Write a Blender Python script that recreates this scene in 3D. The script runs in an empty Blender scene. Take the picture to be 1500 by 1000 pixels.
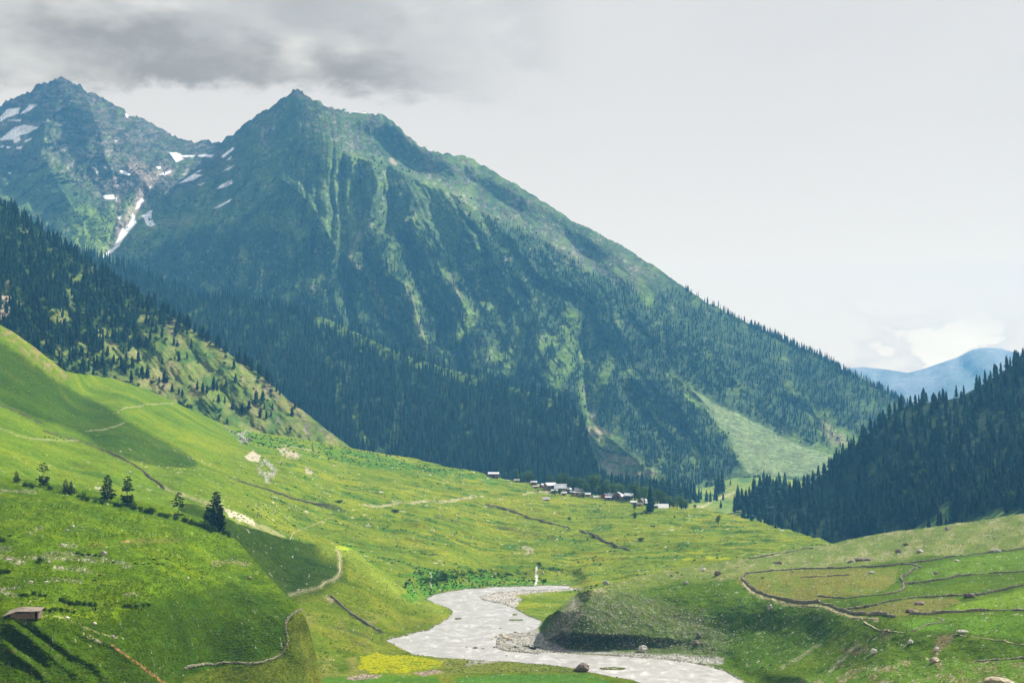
import bpy, math, random, time
import numpy as np
from mathutils import Vector
T0=time.time()
rng=np.random.default_rng(7); random.seed(7)
SC=bpy.context.scene; COL=SC.collection
# ------------------------------------------------------------------ camera
F=2100.0; R0=620.0; H=150.0
PITCH=math.atan((R0-500)/F)
cd=bpy.data.cameras.new('camera'); cam=bpy.data.objects.new('camera',cd); COL.objects.link(cam)
cd.sensor_width=36; cd.lens=F/1500*36; cd.clip_start=1; cd.clip_end=120000
cam.rotation_euler=(math.pi/2+PITCH,0,0); SC.camera=cam
CPT,SPT=math.cos(PITCH),math.sin(PITCH)
def P(px,row,D):
    """world point that lies D metres ahead (along +Y) and is seen at photo pixel px,row"""
    px=np.asarray(px,float); row=np.asarray(row,float); D=np.asarray(D,float)
    u=(px-750)/F; v=(500-row)/F
    y=CPT-v*SPT; z=SPT+v*CPT
    k=D/y
    return np.stack([u*k,D+0*u,z*k],-1)
def wplane(row,z=-H):
    """inverse distance of the level z at a given row"""
    v=(500-np.asarray(row,float))/F
    return (SPT+v*CPT)/(CPT-v*SPT)/z
# ------------------------------------------------------------------ noise
def _h(ix,iy,s):
    n=(ix.astype(np.int64)*374761393+iy.astype(np.int64)*668265263+s*1274126177)&0x7fffffff
    n=((n^(n>>13))*1274126177)&0x7fffffff
    n=(n^(n>>16))&0xffff
    return n.astype(float)/65535.0
def vn(x,y,s=0):
    ix=np.floor(x); iy=np.floor(y); fx=x-ix; fy=y-iy
    fx=fx*fx*fx*(fx*(fx*6-15)+10); fy=fy*fy*fy*(fy*(fy*6-15)+10)
    a=_h(ix,iy,s);b=_h(ix+1,iy,s);c=_h(ix,iy+1,s);d=_h(ix+1,iy+1,s)
    return (a+(b-a)*fx+(c-a)*fy+(a-b-c+d)*fx*fy)*2-1
def fbm(x,y,o=5,s=0,g=.5,l=2.03):
    t=0;a=1;n=0
    for i in range(o):
        t=t+a*vn(x+i*17.3,y-i*9.1,s+i); n+=a; a*=g
        x,y=(x*.8-y*.6)*l,(x*.6+y*.8)*l
    return t/n
def ridged(x,y,o=5,s=0,g=.55,l=2.03):
    t=0;a=1;n=0
    for i in range(o):
        t=t+a*(1-2*np.abs(vn(x+i*17.3,y-i*9.1,s+i))); n+=a; a*=g
        x,y=(x*.8-y*.6)*l,(x*.6+y*.8)*l
    return t/n
def ss(x,a,b):
    t=np.clip((x-a)/(b-a),0,1); return t*t*(3-2*t)
def mix(a,b,t):
    t=np.asarray(t)
    if np.ndim(a)>np.ndim(t) or np.ndim(b)>np.ndim(t): t=t[...,None]
    return a+(np.asarray(b)-a)*t
def mixc(c,col,m): return c+(np.asarray(col)-c)*np.asarray(m)[...,None]
# ------------------------------------------------------------------ traced shapes
def seg_d(px,row,pl):
    d=np.full(px.shape,1e9); tt=np.zeros(px.shape); pl=np.asarray(pl,float); n=len(pl)-1
    for i in range(n):
        a=pl[i];b=pl[i+1];ab=b-a;L=max(ab@ab,1e-9)
        t=np.clip(((px-a[0])*ab[0]+(row-a[1])*ab[1])/L,0,1)
        dd=np.hypot(px-a[0]-t*ab[0],row-a[1]-t*ab[1])
        m=dd<d; d=np.where(m,dd,d); tt=np.where(m,(i+t)/n,tt)
    return d,tt
def boxed(fn,px,row,pl,pad,out):
    pl=np.asarray(pl,float)
    m=(px>pl[:,0].min()-pad)&(px<pl[:,0].max()+pad)&(row>pl[:,1].min()-pad)&(row<pl[:,1].max()+pad)
    r=np.full(px.shape,out,float)
    if m.any(): r[m]=fn(px[m],row[m])
    return r
def lmask(px,row,pl,w,soft=None):
    soft=w if soft is None else soft
    def fn(a,b):
        d=seg_d(a+1.1*fbm(a/4.,b/3.,3,95),b+.8*fbm(a/4.,b/3.,3,96),pl)[0]
        return (1-ss(d,w*.5,w*.5+soft))*(.35+.65*ss(fbm(a/3.1,b/2.2,3,97),-.55,.15))
    return boxed(fn,px,row,pl,w+soft+3,0.)
def inside(px,row,pg):
    r=np.zeros(px.shape,bool); n=len(pg)
    for i in range(n):
        x1,y1=pg[i];x2,y2=pg[(i+1)%n]
        if y1==y2: continue
        c=((y1>row)!=(y2>row))&(px<(x2-x1)*(row-y1)/(y2-y1)+x1); r^=c
    return r
def sdf(px,row,pg,pad=60):
    """signed distance in photo pixels, positive inside"""
    pg=list(pg)
    def fn(a,b):
        d=seg_d(a,b,pg+[pg[0]])[0]; return np.where(inside(a,b,pg),d,-d)
    return boxed(fn,px,row,pg,pad,-pad)
def pmask(px,row,pg,soft=2,warp=0,ws=12,pad=60):
    if warp:
        a=fbm(px/ws,row/ws,3,91)*warp; b=fbm(px/ws+50,row/ws,3,92)*warp
        px=px+a; row=row+b*.6
    return ss(sdf(px,row,pg,pad),-soft,soft)
# ------------------------------------------------------------------ mesh helpers
def mesh_np(name,V,Fc,smooth=True,col=None,matidx=None):
    me=bpy.data.meshes.new(name); V=np.asarray(V,np.float32); Fc=np.asarray(Fc,np.int32)
    k=Fc.shape[1]; me.vertices.add(len(V)); me.vertices.foreach_set('co',V.ravel())
    me.loops.add(Fc.size); me.loops.foreach_set('vertex_index',Fc.ravel())
    me.polygons.add(len(Fc)); me.polygons.foreach_set('loop_start',np.arange(0,Fc.size,k,dtype=np.int32))
    me.polygons.foreach_set('use_smooth',np.full(len(Fc),smooth))
    if matidx is not None: me.polygons.foreach_set('material_index',np.asarray(matidx,np.int32))
    me.update(calc_edges=True)
    if col is not None:
        at=me.color_attributes.new('Col','FLOAT_COLOR','POINT')
        c=np.ones((len(V),4),np.float32); c[:,:3]=np.clip(col,0,1); at.data.foreach_set('color',c.ravel())
    return me
def link(name,me,mat=None,parent=None,loc=None,label=None,cat=None,group=None,kind=None,rot=None,scale=None):
    o=bpy.data.objects.new(name,me); COL.objects.link(o)
    if mat is not None:
        if not me.materials:
            for m in (mat if isinstance(mat,(list,tuple)) else [mat]): me.materials.append(m)
    if parent: o.parent=parent
    if loc is not None: o.location=[float(a) for a in loc]
    if rot is not None: o.rotation_euler=rot
    if scale is not None: o.scale=scale if hasattr(scale,'__len__') else (scale,)*3
    if label: o['label']=label
    if cat: o['category']=cat
    if group: o['group']=group
    if kind: o['kind']=kind
    return o
# ------------------------------------------------------------------ sheets of land
class Sheet:
    def __init__(s,ctrl,sky,bot,x0,x1,step=1.6,rel=None,dz=None,wlim=(1/12000,1/350),w_extra=None,back=None,skyjag=0):
        c=np.array(ctrl,float); s.c=c; s.sky=np.array(sky,float); s.bot=np.array(bot,float)
        X=np.stack([c[:,0],c[:,1]],1)/500.; n=len(X)
        d=np.hypot(X[:,None,0]-X[None,:,0],X[:,None,1]-X[None,:,1])
        K=s._k(d)+np.eye(n)*0.002
        A=np.zeros((n+3,n+3));A[:n,:n]=K;A[:n,n]=1;A[:n,n+1:]=X;A[n,:n]=1;A[n+1:,:n]=X.T
        b=np.zeros(n+3); b[:n]=1000./c[:,2]
        s.sol=np.linalg.solve(A,b); s.X=X
        s.x0,s.x1,s.step=x0,x1,step; s.rel=rel; s.dz=dz; s.wlim=wlim; s.wx=w_extra; s.back=back; s.jag=skyjag
    @staticmethod
    def _k(d): return np.where(d>0,d*d*np.log(np.maximum(d,1e-12)),0)
    def tps(s,px,row):
        x=np.asarray(px,float)/500.;y=np.asarray(row,float)/500.
        r=s.sol[-3]+s.sol[-2]*x+s.sol[-1]*y
        for i,(a,b) in enumerate(s.X):
            r=r+s.sol[i]*s._k(np.hypot(x-a,y-b))
        return np.clip(r/1000.,*s.wlim)
    def pos(s,px,row):
        px=np.asarray(px,float);row=np.asarray(row,float)
        w=s.tps(px,row)
        if s.wx: w=s.wx(px,row,w)
        if s.rel: w=w/(1+s.rel(px,row))
        p=P(px,row,1/w)
        if s.dz: p[...,2]+=s.dz(px,row,p)
        return p
    def skyrow(s,px):
        r=np.interp(px,s.sky[:,0],s.sky[:,1])
        if s.jag: r=r+(s.jag(np.asarray(px,float)) if callable(s.jag) else s.jag)*fbm(np.asarray(px,float)/9.,np.asarray(px,float)*0+3,4,5,.6)
        return r
    def build(s,name,colf,mat,**kw):
        nx=int((s.x1-s.x0)/s.step)+1; px=np.linspace(s.x0,s.x1,nx)
        sk=s.skyrow(px); bt=np.interp(px,s.bot[:,0],s.bot[:,1])
        L=np.maximum(bt-sk,1); ny=int(L.max()/s.step)+2
        t=np.linspace(0,1,ny)[:,None]
        ROW=sk+(1-t)*L; PX=np.broadcast_to(px,ROW.shape).copy()
        p=s.pos(PX,ROW); c=colf(PX,ROW,p)
        top=p[-1]; S=s.back or 1.0
        bk=[]
        for dy,dz in ((1.5,-.1),(5,-.9),(12,-3),(30,-11),(80,-38),(200,-110),(420,-260)):
            q=top.copy(); q[:,1]+=dy*S; q[:,0]*=1+dy*S/np.maximum(top[:,1],1)*.3; q[:,2]+=dz*S; bk.append(q)
        V=np.concatenate([p.reshape(-1,3)]+bk); C=np.concatenate([c.reshape(-1,3)]+[c[-1]]*len(bk))
        R=ny+len(bk)
        i=(np.arange(R-1)[:,None]*nx+np.arange(nx-1)).ravel()
        Fc=np.stack([i,i+1,i+1+nx,i+nx],1)
        me=mesh_np(name,V,Fc,True,C)
        return link(name,me,mat,kind='structure',**kw)
# ------------------------------------------------------------------ materials
def nt(name):
    m=bpy.data.materials.new(name); m.use_nodes=True; t=m.node_tree
    b=t.nodes['Principled BSDF']; return m,t,b
def N(t,typ,**k):
    n=t.nodes.new(typ)
    for a,v in k.items():
        if a in n.inputs.keys(): n.inputs[a].default_value=v
        else: setattr(n,a,v)
    return n
def land_mat(name,scales=((.9,.5),(.12,.35)),bump=1.2,bscale=.5,rough=.95):
    m,t,b=nt(name); b.inputs['Roughness'].default_value=rough; b.inputs['Specular IOR Level'].default_value=.03
    at=N(t,'ShaderNodeVertexColor',layer_name='Col'); tc=N(t,'ShaderNodeTexCoord')
    cur=at.outputs['Color']
    for sc,amp in scales:
        nz=N(t,'ShaderNodeTexNoise'); nz.inputs['Scale'].default_value=sc; nz.inputs['Detail'].default_value=5; nz.inputs['Roughness'].default_value=.6
        t.links.new(tc.outputs['Object'],nz.inputs['Vector'])
        mr=N(t,'ShaderNodeMapRange'); mr.inputs['From Min'].default_value=.25; mr.inputs['From Max'].default_value=.75
        mr.inputs['To Min'].default_value=1-amp; mr.inputs['To Max'].default_value=1+amp
        t.links.new(nz.outputs['Fac'],mr.inputs['Value'])
        vm=N(t,'ShaderNodeVectorMath',operation='SCALE'); t.links.new(cur,vm.inputs[0]); t.links.new(mr.outputs['Result'],vm.inputs['Scale'])
        cur=vm.outputs[0]
    t.links.new(cur,b.inputs['Base Color'])
    nz=N(t,'ShaderNodeTexNoise'); nz.inputs['Scale'].default_value=bscale; nz.inputs['Detail'].default_value=6; nz.inputs['Roughness'].default_value=.65
    t.links.new(tc.outputs['Object'],nz.inputs['Vector'])
    bp=N(t,'ShaderNodeBump'); bp.inputs['Distance'].default_value=bump; bp.inputs['Strength'].default_value=.8
    t.links.new(nz.outputs['Fac'],bp.inputs['Height']); t.links.new(bp.outputs['Normal'],b.inputs['Normal'])
    return m
def flat_mat(name,col,var=.25,scale=.8,rough=.9,objrand=0.,bump=0,spec=.2,trans=0):
    m,t,b=nt(name); b.inputs['Roughness'].default_value=rough; b.inputs['Specular IOR Level'].default_value=spec
    tc=N(t,'ShaderNodeTexCoord'); nz=N(t,'ShaderNodeTexNoise'); nz.inputs['Scale'].default_value=scale; nz.inputs['Detail'].default_value=4
    t.links.new(tc.outputs['Object'],nz.inputs['Vector'])
    mr=N(t,'ShaderNodeMapRange'); mr.inputs['From Min'].default_value=.3; mr.inputs['From Max'].default_value=.7
    mr.inputs['To Min'].default_value=1-var; mr.inputs['To Max'].default_value=1+var
    t.links.new(nz.outputs['Fac'],mr.inputs['Value'])
    val=mr.outputs['Result']
    if objrand:
        oi=N(t,'ShaderNodeObjectInfo'); m2=N(t,'ShaderNodeMapRange'); m2.inputs['To Min'].default_value=1-objrand; m2.inputs['To Max'].default_value=1+objrand
        t.links.new(oi.outputs['Random'],m2.inputs['Value'])
        mm=N(t,'ShaderNodeMath',operation='MULTIPLY'); t.links.new(val,mm.inputs[0]); t.links.new(m2.outputs['Result'],mm.inputs[1]); val=mm.outputs[0]
    vm=N(t,'ShaderNodeVectorMath',operation='SCALE'); vm.inputs[0].default_value=col[:3]; t.links.new(val,vm.inputs['Scale'])
    t.links.new(vm.outputs[0],b.inputs['Base Color'])
    if trans:
        tl=N(t,'ShaderNodeBsdfTranslucent'); mx=N(t,'ShaderNodeMixShader'); mx.inputs[0].default_value=trans; out=t.nodes['Material Output']
        t.links.new(vm.outputs[0],tl.inputs['Color']); t.links.new(b.outputs[0],mx.inputs[1]); t.links.new(tl.outputs[0],mx.inputs[2]); t.links.new(mx.outputs[0],out.inputs['Surface'])
    if bump:
        bp=N(t,'ShaderNodeBump'); bp.inputs['Distance'].default_value=bump; t.links.new(nz.outputs['Fac'],bp.inputs['Height']); t.links.new(bp.outputs['Normal'],b.inputs['Normal'])
    return m
M_far=land_mat('mountain_land',((.11,.5),(.03,.35),(.008,.2)),bump=16,bscale=.035)
M_mid=land_mat('hill_land',((.12,.4),(.03,.25)),bump=4,bscale=.12)
M_near=land_mat('meadow_land',((1.3,.5),(.35,.4),(.05,.2)),bump=1.3,bscale=.6)
# ================================================================== LAND
A_=lambda s,ox,oy,k:[(ox+a*k,oy+b*k) for a,b in s]
C1=lambda s:A_(s,0,50,.35)      # traced crops of the photograph
C2=lambda s:A_(s,400,100,.35)
C3=lambda s:A_(s,0,380,.35)
C4=lambda s:A_(s,400,400,.35)
C5=lambda s:A_(s,800,400,.35)
L7=lambda s:A_(s,0,650,.35)
L8=lambda s:A_(s,400,650,.35)
Q3=lambda s:A_(s,800,700,.3)
Q4=lambda s:A_(s,1100,700,.3)
RIVER=L8([(1240,597),(1150,594),(1050,598),(900,604),(800,611),(700,626),(645,646),(680,663),(730,680),(762,700),(740,725),(700,755),(650,780),(560,803),(480,822),
 (540,850),(585,876),(700,890),(850,901),(1000,907),(1150,920),(1250,932)])+Q3([(140,922),(215,942),(300,960),(420,980),(480,1000),(560,1040),(1200,1060),(1060,1040),(960,998),(920,975),(870,945),(800,925),(700,903),(560,887),(400,875),(200,865),(0,852)])+\
 L8([(1100,882),(1050,876),(960,866),(925,850),(940,800),(1000,788),(1060,785),(1110,762),(1120,742),(1060,720),(1010,690),(960,672),(880,655),(848,640),(930,620),(1050,609),(1240,603)])
def river_sd(px,row,pad=40): 
    a=fbm(px/9.,row/5.,3,77)*1.6
    return sdf(px+a,row+a*.5,RIVER,pad)
def wriver(px,row,w):
    sd=river_sd(px,row); k=ss(sd,-34,-2)
    return w+(wplane(np.maximum(row,700))-w)*k
def river_dz(px,row,p):
    sd=river_sd(px,row); base= np.where(sd>-3,-1.6*ss(sd,-.8,2.5)+.35*(1-ss(sd,-3,-.8)),.35*ss(sd,-20,-3))
    return base
def keepdry(d,sd,p): return np.where(sd<-1.2,np.maximum(p[...,2]+d,-H+.18)-p[...,2],d)
# ---------------------------------------------------------------- palettes (albedo)
G_lit=np.array([.115,.165,.018]); G_sat=np.array([.05,.118,.004]); G_dk=np.array([.03,.075,.006]); G_yel=np.array([.20,.20,.02]); G_ol=np.array([.12,.12,.028])
TAN=np.array([.34,.27,.17]); ROCK=np.array([.12,.10,.10]); ROCKL=np.array([.30,.28,.26]); SNOW=np.array([.85,.83,.82]); SOIL=np.array([.12,.085,.05]); GRAV=np.array([.30,.29,.27])
MUST=np.array([.30,.34,.006])
# ---------------------------------------------------------------- far blue range
SKY1=[(-500,600),(900,590),(1150,556),(1200,545),(1245,539),(1262,537),(1290,540),(1312,543),(1330,546),(1350,541),(1370,534),(1400,524),(1425,512),(1440,509),(1465,510),(1490,517),(1530,520),(1600,500),(1700,515),(2000,560)]
s1=Sheet([(x,r,12500) for x,r in SKY1[::3]]+[(x,650,9500) for x in (-500,500,1200,2000)]+[(x,600,11000) for x in (0,1000,1300,1600)],SKY1,[(-500,660),(2000,660)],-400,1900,6,
  rel=lambda px,row:.02*ridged(px/60.,row/40.,4,3),wlim=(1/16000,1/8000),back=2)
s1.build('far_mountains',lambda px,row,p:mixc(np.tile([.22,.21,.20],px.shape+(1,)),[.14,.15,.12],ss(fbm(px/40.,row/20.,3,8),-.2,.4)),M_far)
# ---------------------------------------------------------------- great mountain
SKYM=[(-260,230),(-150,190),(-60,172),(0,152),(22,146),(45,133),(62,122),(78,116),(100,116),(112,124),(125,131),(150,143),(172,156),(190,169),(225,183),(250,197),(268,203),(285,206),(300,203),(322,209),
 (340,197),(370,176),(400,155),(420,140),(428,133),(436,131),(445,138),(462,147),(475,153),(490,159),(510,162),(540,166),(563,167),(580,182),(600,200),(620,215),(640,222),(662,228),(680,228),(700,238),(735,258),(760,272),(800,298),(830,318),(860,333),(900,354),(930,372),(960,391),(1000,420),(1030,440),(1060,455),(1110,479),(1160,503),(1200,520),(1222,530),(1230,540),(1260,553),(1300,573),(1330,592),(1370,625),(1420,655),(1500,690),(1800,700)]
CM=[(-260,235,8400),(-150,195,8300),(0,152,8200),(90,117,8000),(190,169,8100),(268,203,8200),(322,209,8000),(436,131,7000),(400,155,7150),(563,167,7200),(700,238,7000),(830,318,6700),(960,391,6300),(1110,479,5800),(1222,530,5400),(1300,573,5100),(1370,625,4900),(1500,690,4700),(1800,700,4500),
 (0,250,7400),(0,400,6300),(90,250,7300),(90,350,6500),(165,375,6050),(200,320,6600),(240,260,7250),(300,250,7400),(300,350,6300),(360,240,6950),(370,330,6200),
 (436,200,6550),(436,260,6200),(436,350,5600),(436,450,4950),(520,230,6200),(560,300,5800),(560,400,5250),(560,500,4700),(660,285,5950),(660,400,5300),(680,500,4700),(780,345,5700),(780,450,5150),(800,550,4500),(900,430,5400),(900,520,4850),(900,620,4150),(1000,500,5000),(1000,600,4250),(1100,540,5000),(1100,620,4350),(1200,580,4900),(1200,650,4200),(1280,620,4550),
 (-200,500,5700),(0,600,4900),(200,480,5300),(200,700,4200),(400,600,4400),(400,730,4000),(600,600,4250),(600,730,3800),(800,640,4000),(800,730,3650),(900,700,3650),(960,695,3550),(1000,650,3950),(1050,705,3400),(1130,697,3450),(1210,690,3550),(1290,690,3800),(1000,740,3150),(1200,750,3200),(1500,750,4000)]
CM=[(a,b,3300+(D-3300)*.58) for a,b,D in CM]
RIBS=[ # polyline, amplitude (fraction of distance; minus = towards the viewer), width px
 (C2([(290,360),(380,385),(490,410),(560,450),(640,490),(740,520),(820,575),(900,620),(1000,670),(1100,700),(1200,760),(1290,830)]),-.014,16),
 (C2([(290,370),(330,460),(365,560),(360,690),(320,790)]),.016,11),(C2([(490,490),(500,600),(490,660),(400,760)]),.012,10),
 (C2([(420,395),(440,480),(400,600),(380,760)]),-.015,12),(C2([(610,490),(560,620),(480,740),(430,830)]),-.014,12),
 (C2([(740,530),(800,620),(800,760),(830,900)]),-.013,12),(C2([(640,500),(690,620),(730,760),(740,880)]),.008,12),
 (C2([(20,450),(120,530),(200,640),(230,700)]),-.013,10),(C2([(150,300),(190,420),(240,520),(280,640)]),.010,10),
 (C2([(100,720),(130,850),(75,990)]),.010,9),(C2([(560,640),(600,760),(625,950)]),.008,9),(C2([(860,620),(950,720),(1060,830),(1160,960)]),.010,12),(C2([(950,660),(1050,760),(1130,900)]),-.010,11),
 (C1([(1235,235),(1200,330),(1160,450),(1160,560),(1100,700),(980,800),(850,960)]),-.020,22),(C1([(1160,560),(1260,650),(1350,780),(1400,900)]),-.010,10),
 (C1([(1235,235),(1270,320),(1290,420),(1280,560)]),-.010,12),
 (C1([(560,760),(640,640),(700,560),(780,520)]),.012,22),(C1([(430,935),(540,820),(570,740),(620,640)]),.018,16),(C1([(270,190),(230,260),(190,380),(170,500),(250,640),(330,760)]),-.016,22),(C1([(480,640),(490,760),(450,930)]),.008,10),
 (C1([(350,240),(400,360),(430,480),(470,600)]),-.010,14),(C1([(160,400),(100,560),(40,700)]),.012,18),
 (C4([(380,0),(430,80),(480,200),(520,280),(600,350)]),.012,10),(C4([(480,0),(570,60),(600,180),(640,320)]),-.012,11),(C4([(640,90),(650,200),(680,330)]),.010,10),(C4([(740,20),(790,130),(760,300)]),-.012,12),
 (C4([(900,90),(1000,160),(1045,250),(990,400)]),.012,13),(C4([(900,120),(880,250),(940,400)]),-.012,13),(C4([(1100,150),(1120,300),(1060,420)]),-.010,14),(C4([(1290,200),(1310,460),(1340,600)]),.014,13),
 (C5([(160,200),(160,470),(195,620),(260,700)]),.014,12),(C5([(200,480),(330,440),(480,450),(540,430),(640,520),(760,640),(820,780)]),-.020,26),(C5([(480,450),(560,560),(640,700),(700,850)]),-.008,12),(C5([(560,640),(640,760),(690,880)]),.012,10),
 (C5([(420,60),(480,200),(540,430),(640,530),(760,640)]),.012,14),(C5([(640,150),(700,300),(760,420),(960,590),(1100,690)]),-.012,18),(C5([(880,220),(980,400),(1100,560),(1200,680)]),-.010,16),(C5([(1000,330),(1080,480),(1150,600)]),.008,14),(C5([(1130,340),(1240,480),(1280,640)]),-.010,14),
 (C5([(170,640),(280,700),(400,800),(460,840)]),-.014,14),
]
FAN=C5([(530,425),(600,478),(700,545),(800,585),(900,640),(1050,715),(1200,768),(1300,780),(1300,850),(1100,850),(900,850),(840,830),(790,760),(770,690),(700,610),(640,530)])
def rel_m(px,row):
    sk=np.interp(px,[a for a,b in SKYM],[b for a,b in SKYM]); dep=row-sk
    fade=(.2+.8*ss(dep,0,110))*(1-.55*pmask(px,row,[(430,130),(570,160),(640,250),(500,225),(440,240)],20))
    a=0
    for pl,amp,w in RIBS:
        def fn(x,y,pl=pl,amp=amp,w=w):
            d,t=seg_d(x+3.5*fbm(x/22.,y/22.,3,12),y,pl); return amp*np.exp(-d/w)*ss(np.minimum(t,1-t),-.05,.12)
        a=a+boxed(fn,px,row,pl,w*3.5,0.)
    # fall lines fan away from the summit
    th=np.arctan2(px-470,row+60.)+.045*fbm(px/110.,row/110.,2,31)+.012*fbm(px/26.,row/26.,3,32); rr=np.hypot(px-470,row+60)
    n=0
    for f,l,am,sd in ((9,260,.011,21),(19,150,.0062,22),(41,85,.0026,23),(87,42,.0014,24),(170,22,.0008,25)): n=n+am*(1-2*np.abs(vn(th*f+sd,rr/l+.7*vn(px/90.,row/90.,sd),sd)))
    n=n+fbm(px/13.,row/13.,5,41,.62)*.0042+(ridged(px/24.,row/18.,4,43)*.004)*ss(-row+.25*px,-190,-60)
    step=C2([(290,360),(380,385),(490,410),(560,450),(640,490),(740,520),(820,575),(900,620),(1000,670),(1100,700),(1200,760),(1290,830),(1430,960)])
    sr=np.interp(px,[q[0] for q in step],[q[1] for q in step],left=200,right=430)
    b=.042*ss(sr-row,0,14)*ss(px,490,540)*(1-ss(px,850,930))*(1-ss(sr-row,20,110)*.7)
    return ((a+n)*fade+b*ss(dep,0,40))*(1-.75*pmask(px,row,FAN,12))
SNOWS=[C1(s) for s in ([(0,345),(30,315),(85,308),(75,335),(30,350),(0,368)],[(85,335),(125,297),(157,296),(120,325)],[(30,360),(90,357),(85,367),(45,363)],[(0,440),(60,390),(100,380),(162,390),(110,418),(80,425),(85,445),(60,458),(55,440),(0,446)],
 [(28,470),(45,474),(30,480)],[(68,475),(95,468),(90,480),(70,482)],[(100,448),(130,435),(135,441),(105,452)],[(0,470),(18,466),(10,476)],[(30,580),(50,578),(40,586)],[(385,558),(400,556),(412,575),(405,583),(395,568)],[(433,552),(450,560),(443,565)],[(500,572),(515,570),(550,588),(540,592),(510,584)],
 [(706,495),(740,498),(770,508),(815,507),(812,514),(760,515),(772,522),(740,536),(728,520)],[(825,508),(860,503),(898,507),(880,516),(835,513)],[(925,512),(975,474),(982,480),(935,517)],[(948,528),(970,508),(962,525)],[(742,628),(790,598),(838,568),(842,574),(815,585),(848,590),(810,610),(760,622)],[(822,634),(860,620),(840,632)],[(930,575),(980,547),(960,566)],
 [(907,648),(925,630),(972,607),(973,625),(935,643)],[(893,731),(972,686),(965,698),(920,725)],[(653,556),(676,553),(668,566)],[(668,588),(700,573),(722,570),(710,582),(685,590)],[(430,932),(480,882),(500,842),(513,812),(540,795),(553,770),(555,750),(566,762),(570,790),(545,820),(520,848),(500,885),(470,912),(445,937)],
 [(568,732),(578,700),(596,685),(604,697),(590,710),(582,728)],[(622,640),(630,640),(633,655),(625,652)],[(592,762),(615,748),(628,738),(640,738),(632,750),(633,775),(650,798),(630,806),(612,795),(603,772)],[(428,678),(445,672),(478,675),(482,688),(465,692),(440,690)],[(490,765),(508,762),(500,778)],[(485,630),(496,630),(492,640)],[(522,333),(545,338),(532,352)],[(487,668),(490,690),(486,705)],[(478,445),(492,445),(486,451)])]+[C2([(300,177),(330,179.5),(380,184),(440,186),(438,188.5),(370,187),(320,182),(300,179.5)])]
FOREST=[(195,385),(255,352),(330,332),(400,340),(445,352),(480,345),(515,378),(560,352),(598,326),(645,345),(690,318),(730,322),(790,350),(860,395),(930,420),(975,428),(1003,425),(1060,457),(1110,480),(1160,503),(1222,531),(1300,574),(1340,600),(1300,660),(1250,660),(1190,648),(1110,615),(1030,575),(985,545),(1020,590),(1060,640),(1078,690),(1050,706),(1010,720),(960,690),(905,640),(865,618),(840,660),(800,700),(600,620),(400,520),(200,430)]
OPEN=[ # grass strips, fans and screes cut into the forest: polyline, width
 (C2([(490,490),(505,600),(495,655),(400,760)]),11),(C2([(640,500),(700,560),(745,640),(750,700),(725,780),(738,870)]),22),(C2([(680,520),(720,620),(745,700)]),26),(C2([(105,720),(125,800),(130,860),(78,985)]),8),(C2([(860,630),(950,720),(1060,835)]),9),(C2([(290,370),(330,460),(365,560),(360,690),(320,790),(380,850),(440,950),(470,1010)]),9),
 (C2([(330,460),(300,560),(340,680)]),14),(C2([(500,750),(470,860)]),6),(C2([(585,760),(620,880),(628,960)]),5),(C2([(855,740),(855,900)]),5),(C2([(120,530),(200,640),(230,700)]),12),(C2([(60,600),(110,700)]),12),
 (C4([(400,50),(440,110),(480,190)]),9),(C4([(560,50),(590,130),(640,320)]),8),(C4([(820,150),(805,220),(780,270)]),12),(C4([(1020,180),(1045,240),(1020,320),(985,415)]),14),(C4([(930,340),(1000,350)]),16),(C4([(1240,190),(1250,300),(1190,420),(1180,480)]),22),(C4([(1320,220),(1300,330),(1300,450),(1320,560),(1340,620)]),14),(C4([(1130,290),(1180,280)]),18),
 (C4([(750,60),(800,130)]),10),(C5([(270,380),(230,430),(200,560)]),16),(C5([(400,50),(420,120)]),16),(C5([(600,690),(640,770),(690,870)]),8),(C5([(530,430),(600,480),(700,560)]),10),(C5([(1160,600),(1190,680),(1280,700)]),26),(C5([(640,560),(600,500)]),8),
 (C4([(480,260),(560,330),(640,340)]),8),(C4([(620,0),(630,100)]),5),(C4([(850,30),(860,90)]),5)]
FAN=C5([(530,425),(600,478),(700,545),(800,585),(900,640),(1050,715),(1200,768),(1300,780),(1300,850),(1100,850),(900,850),(840,830),(790,760),(770,690),(700,610),(640,530)])
HILLOCK=C5([(175,640),(215,635),(280,680),(330,760),(400,800),(470,845),(300,860),(160,820)])
def openness(px,row):
    o=0
    wx=px+3.2*fbm(px/13.,row/13.,3,61)+6*fbm(px/38.,row/34.,2,69); wy=row+2.5*fbm(px/13.+9,row/13.,3,62)
    for pl,w in OPEN: o=np.maximum(o,lmask(wx,wy,pl,w*.8,w*.35+1))
    o=np.maximum(o,pmask(wx,wy,FAN,3)); o=np.maximum(o,pmask(wx,wy,HILLOCK,3))
    return o
def forest_m(px,row):
    wx=px+7*fbm(px/22.,row/22.,4,63); wy=row+9*fbm(px/22.,row/22.,4,64)
    f=ss(sdf(wx,wy,FOREST,60),-6,8)
    patch=ss(fbm(px/17.,row/26.,4,65),-.62,-.12)
    return f*patch*(1-openness(px,row))
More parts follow.
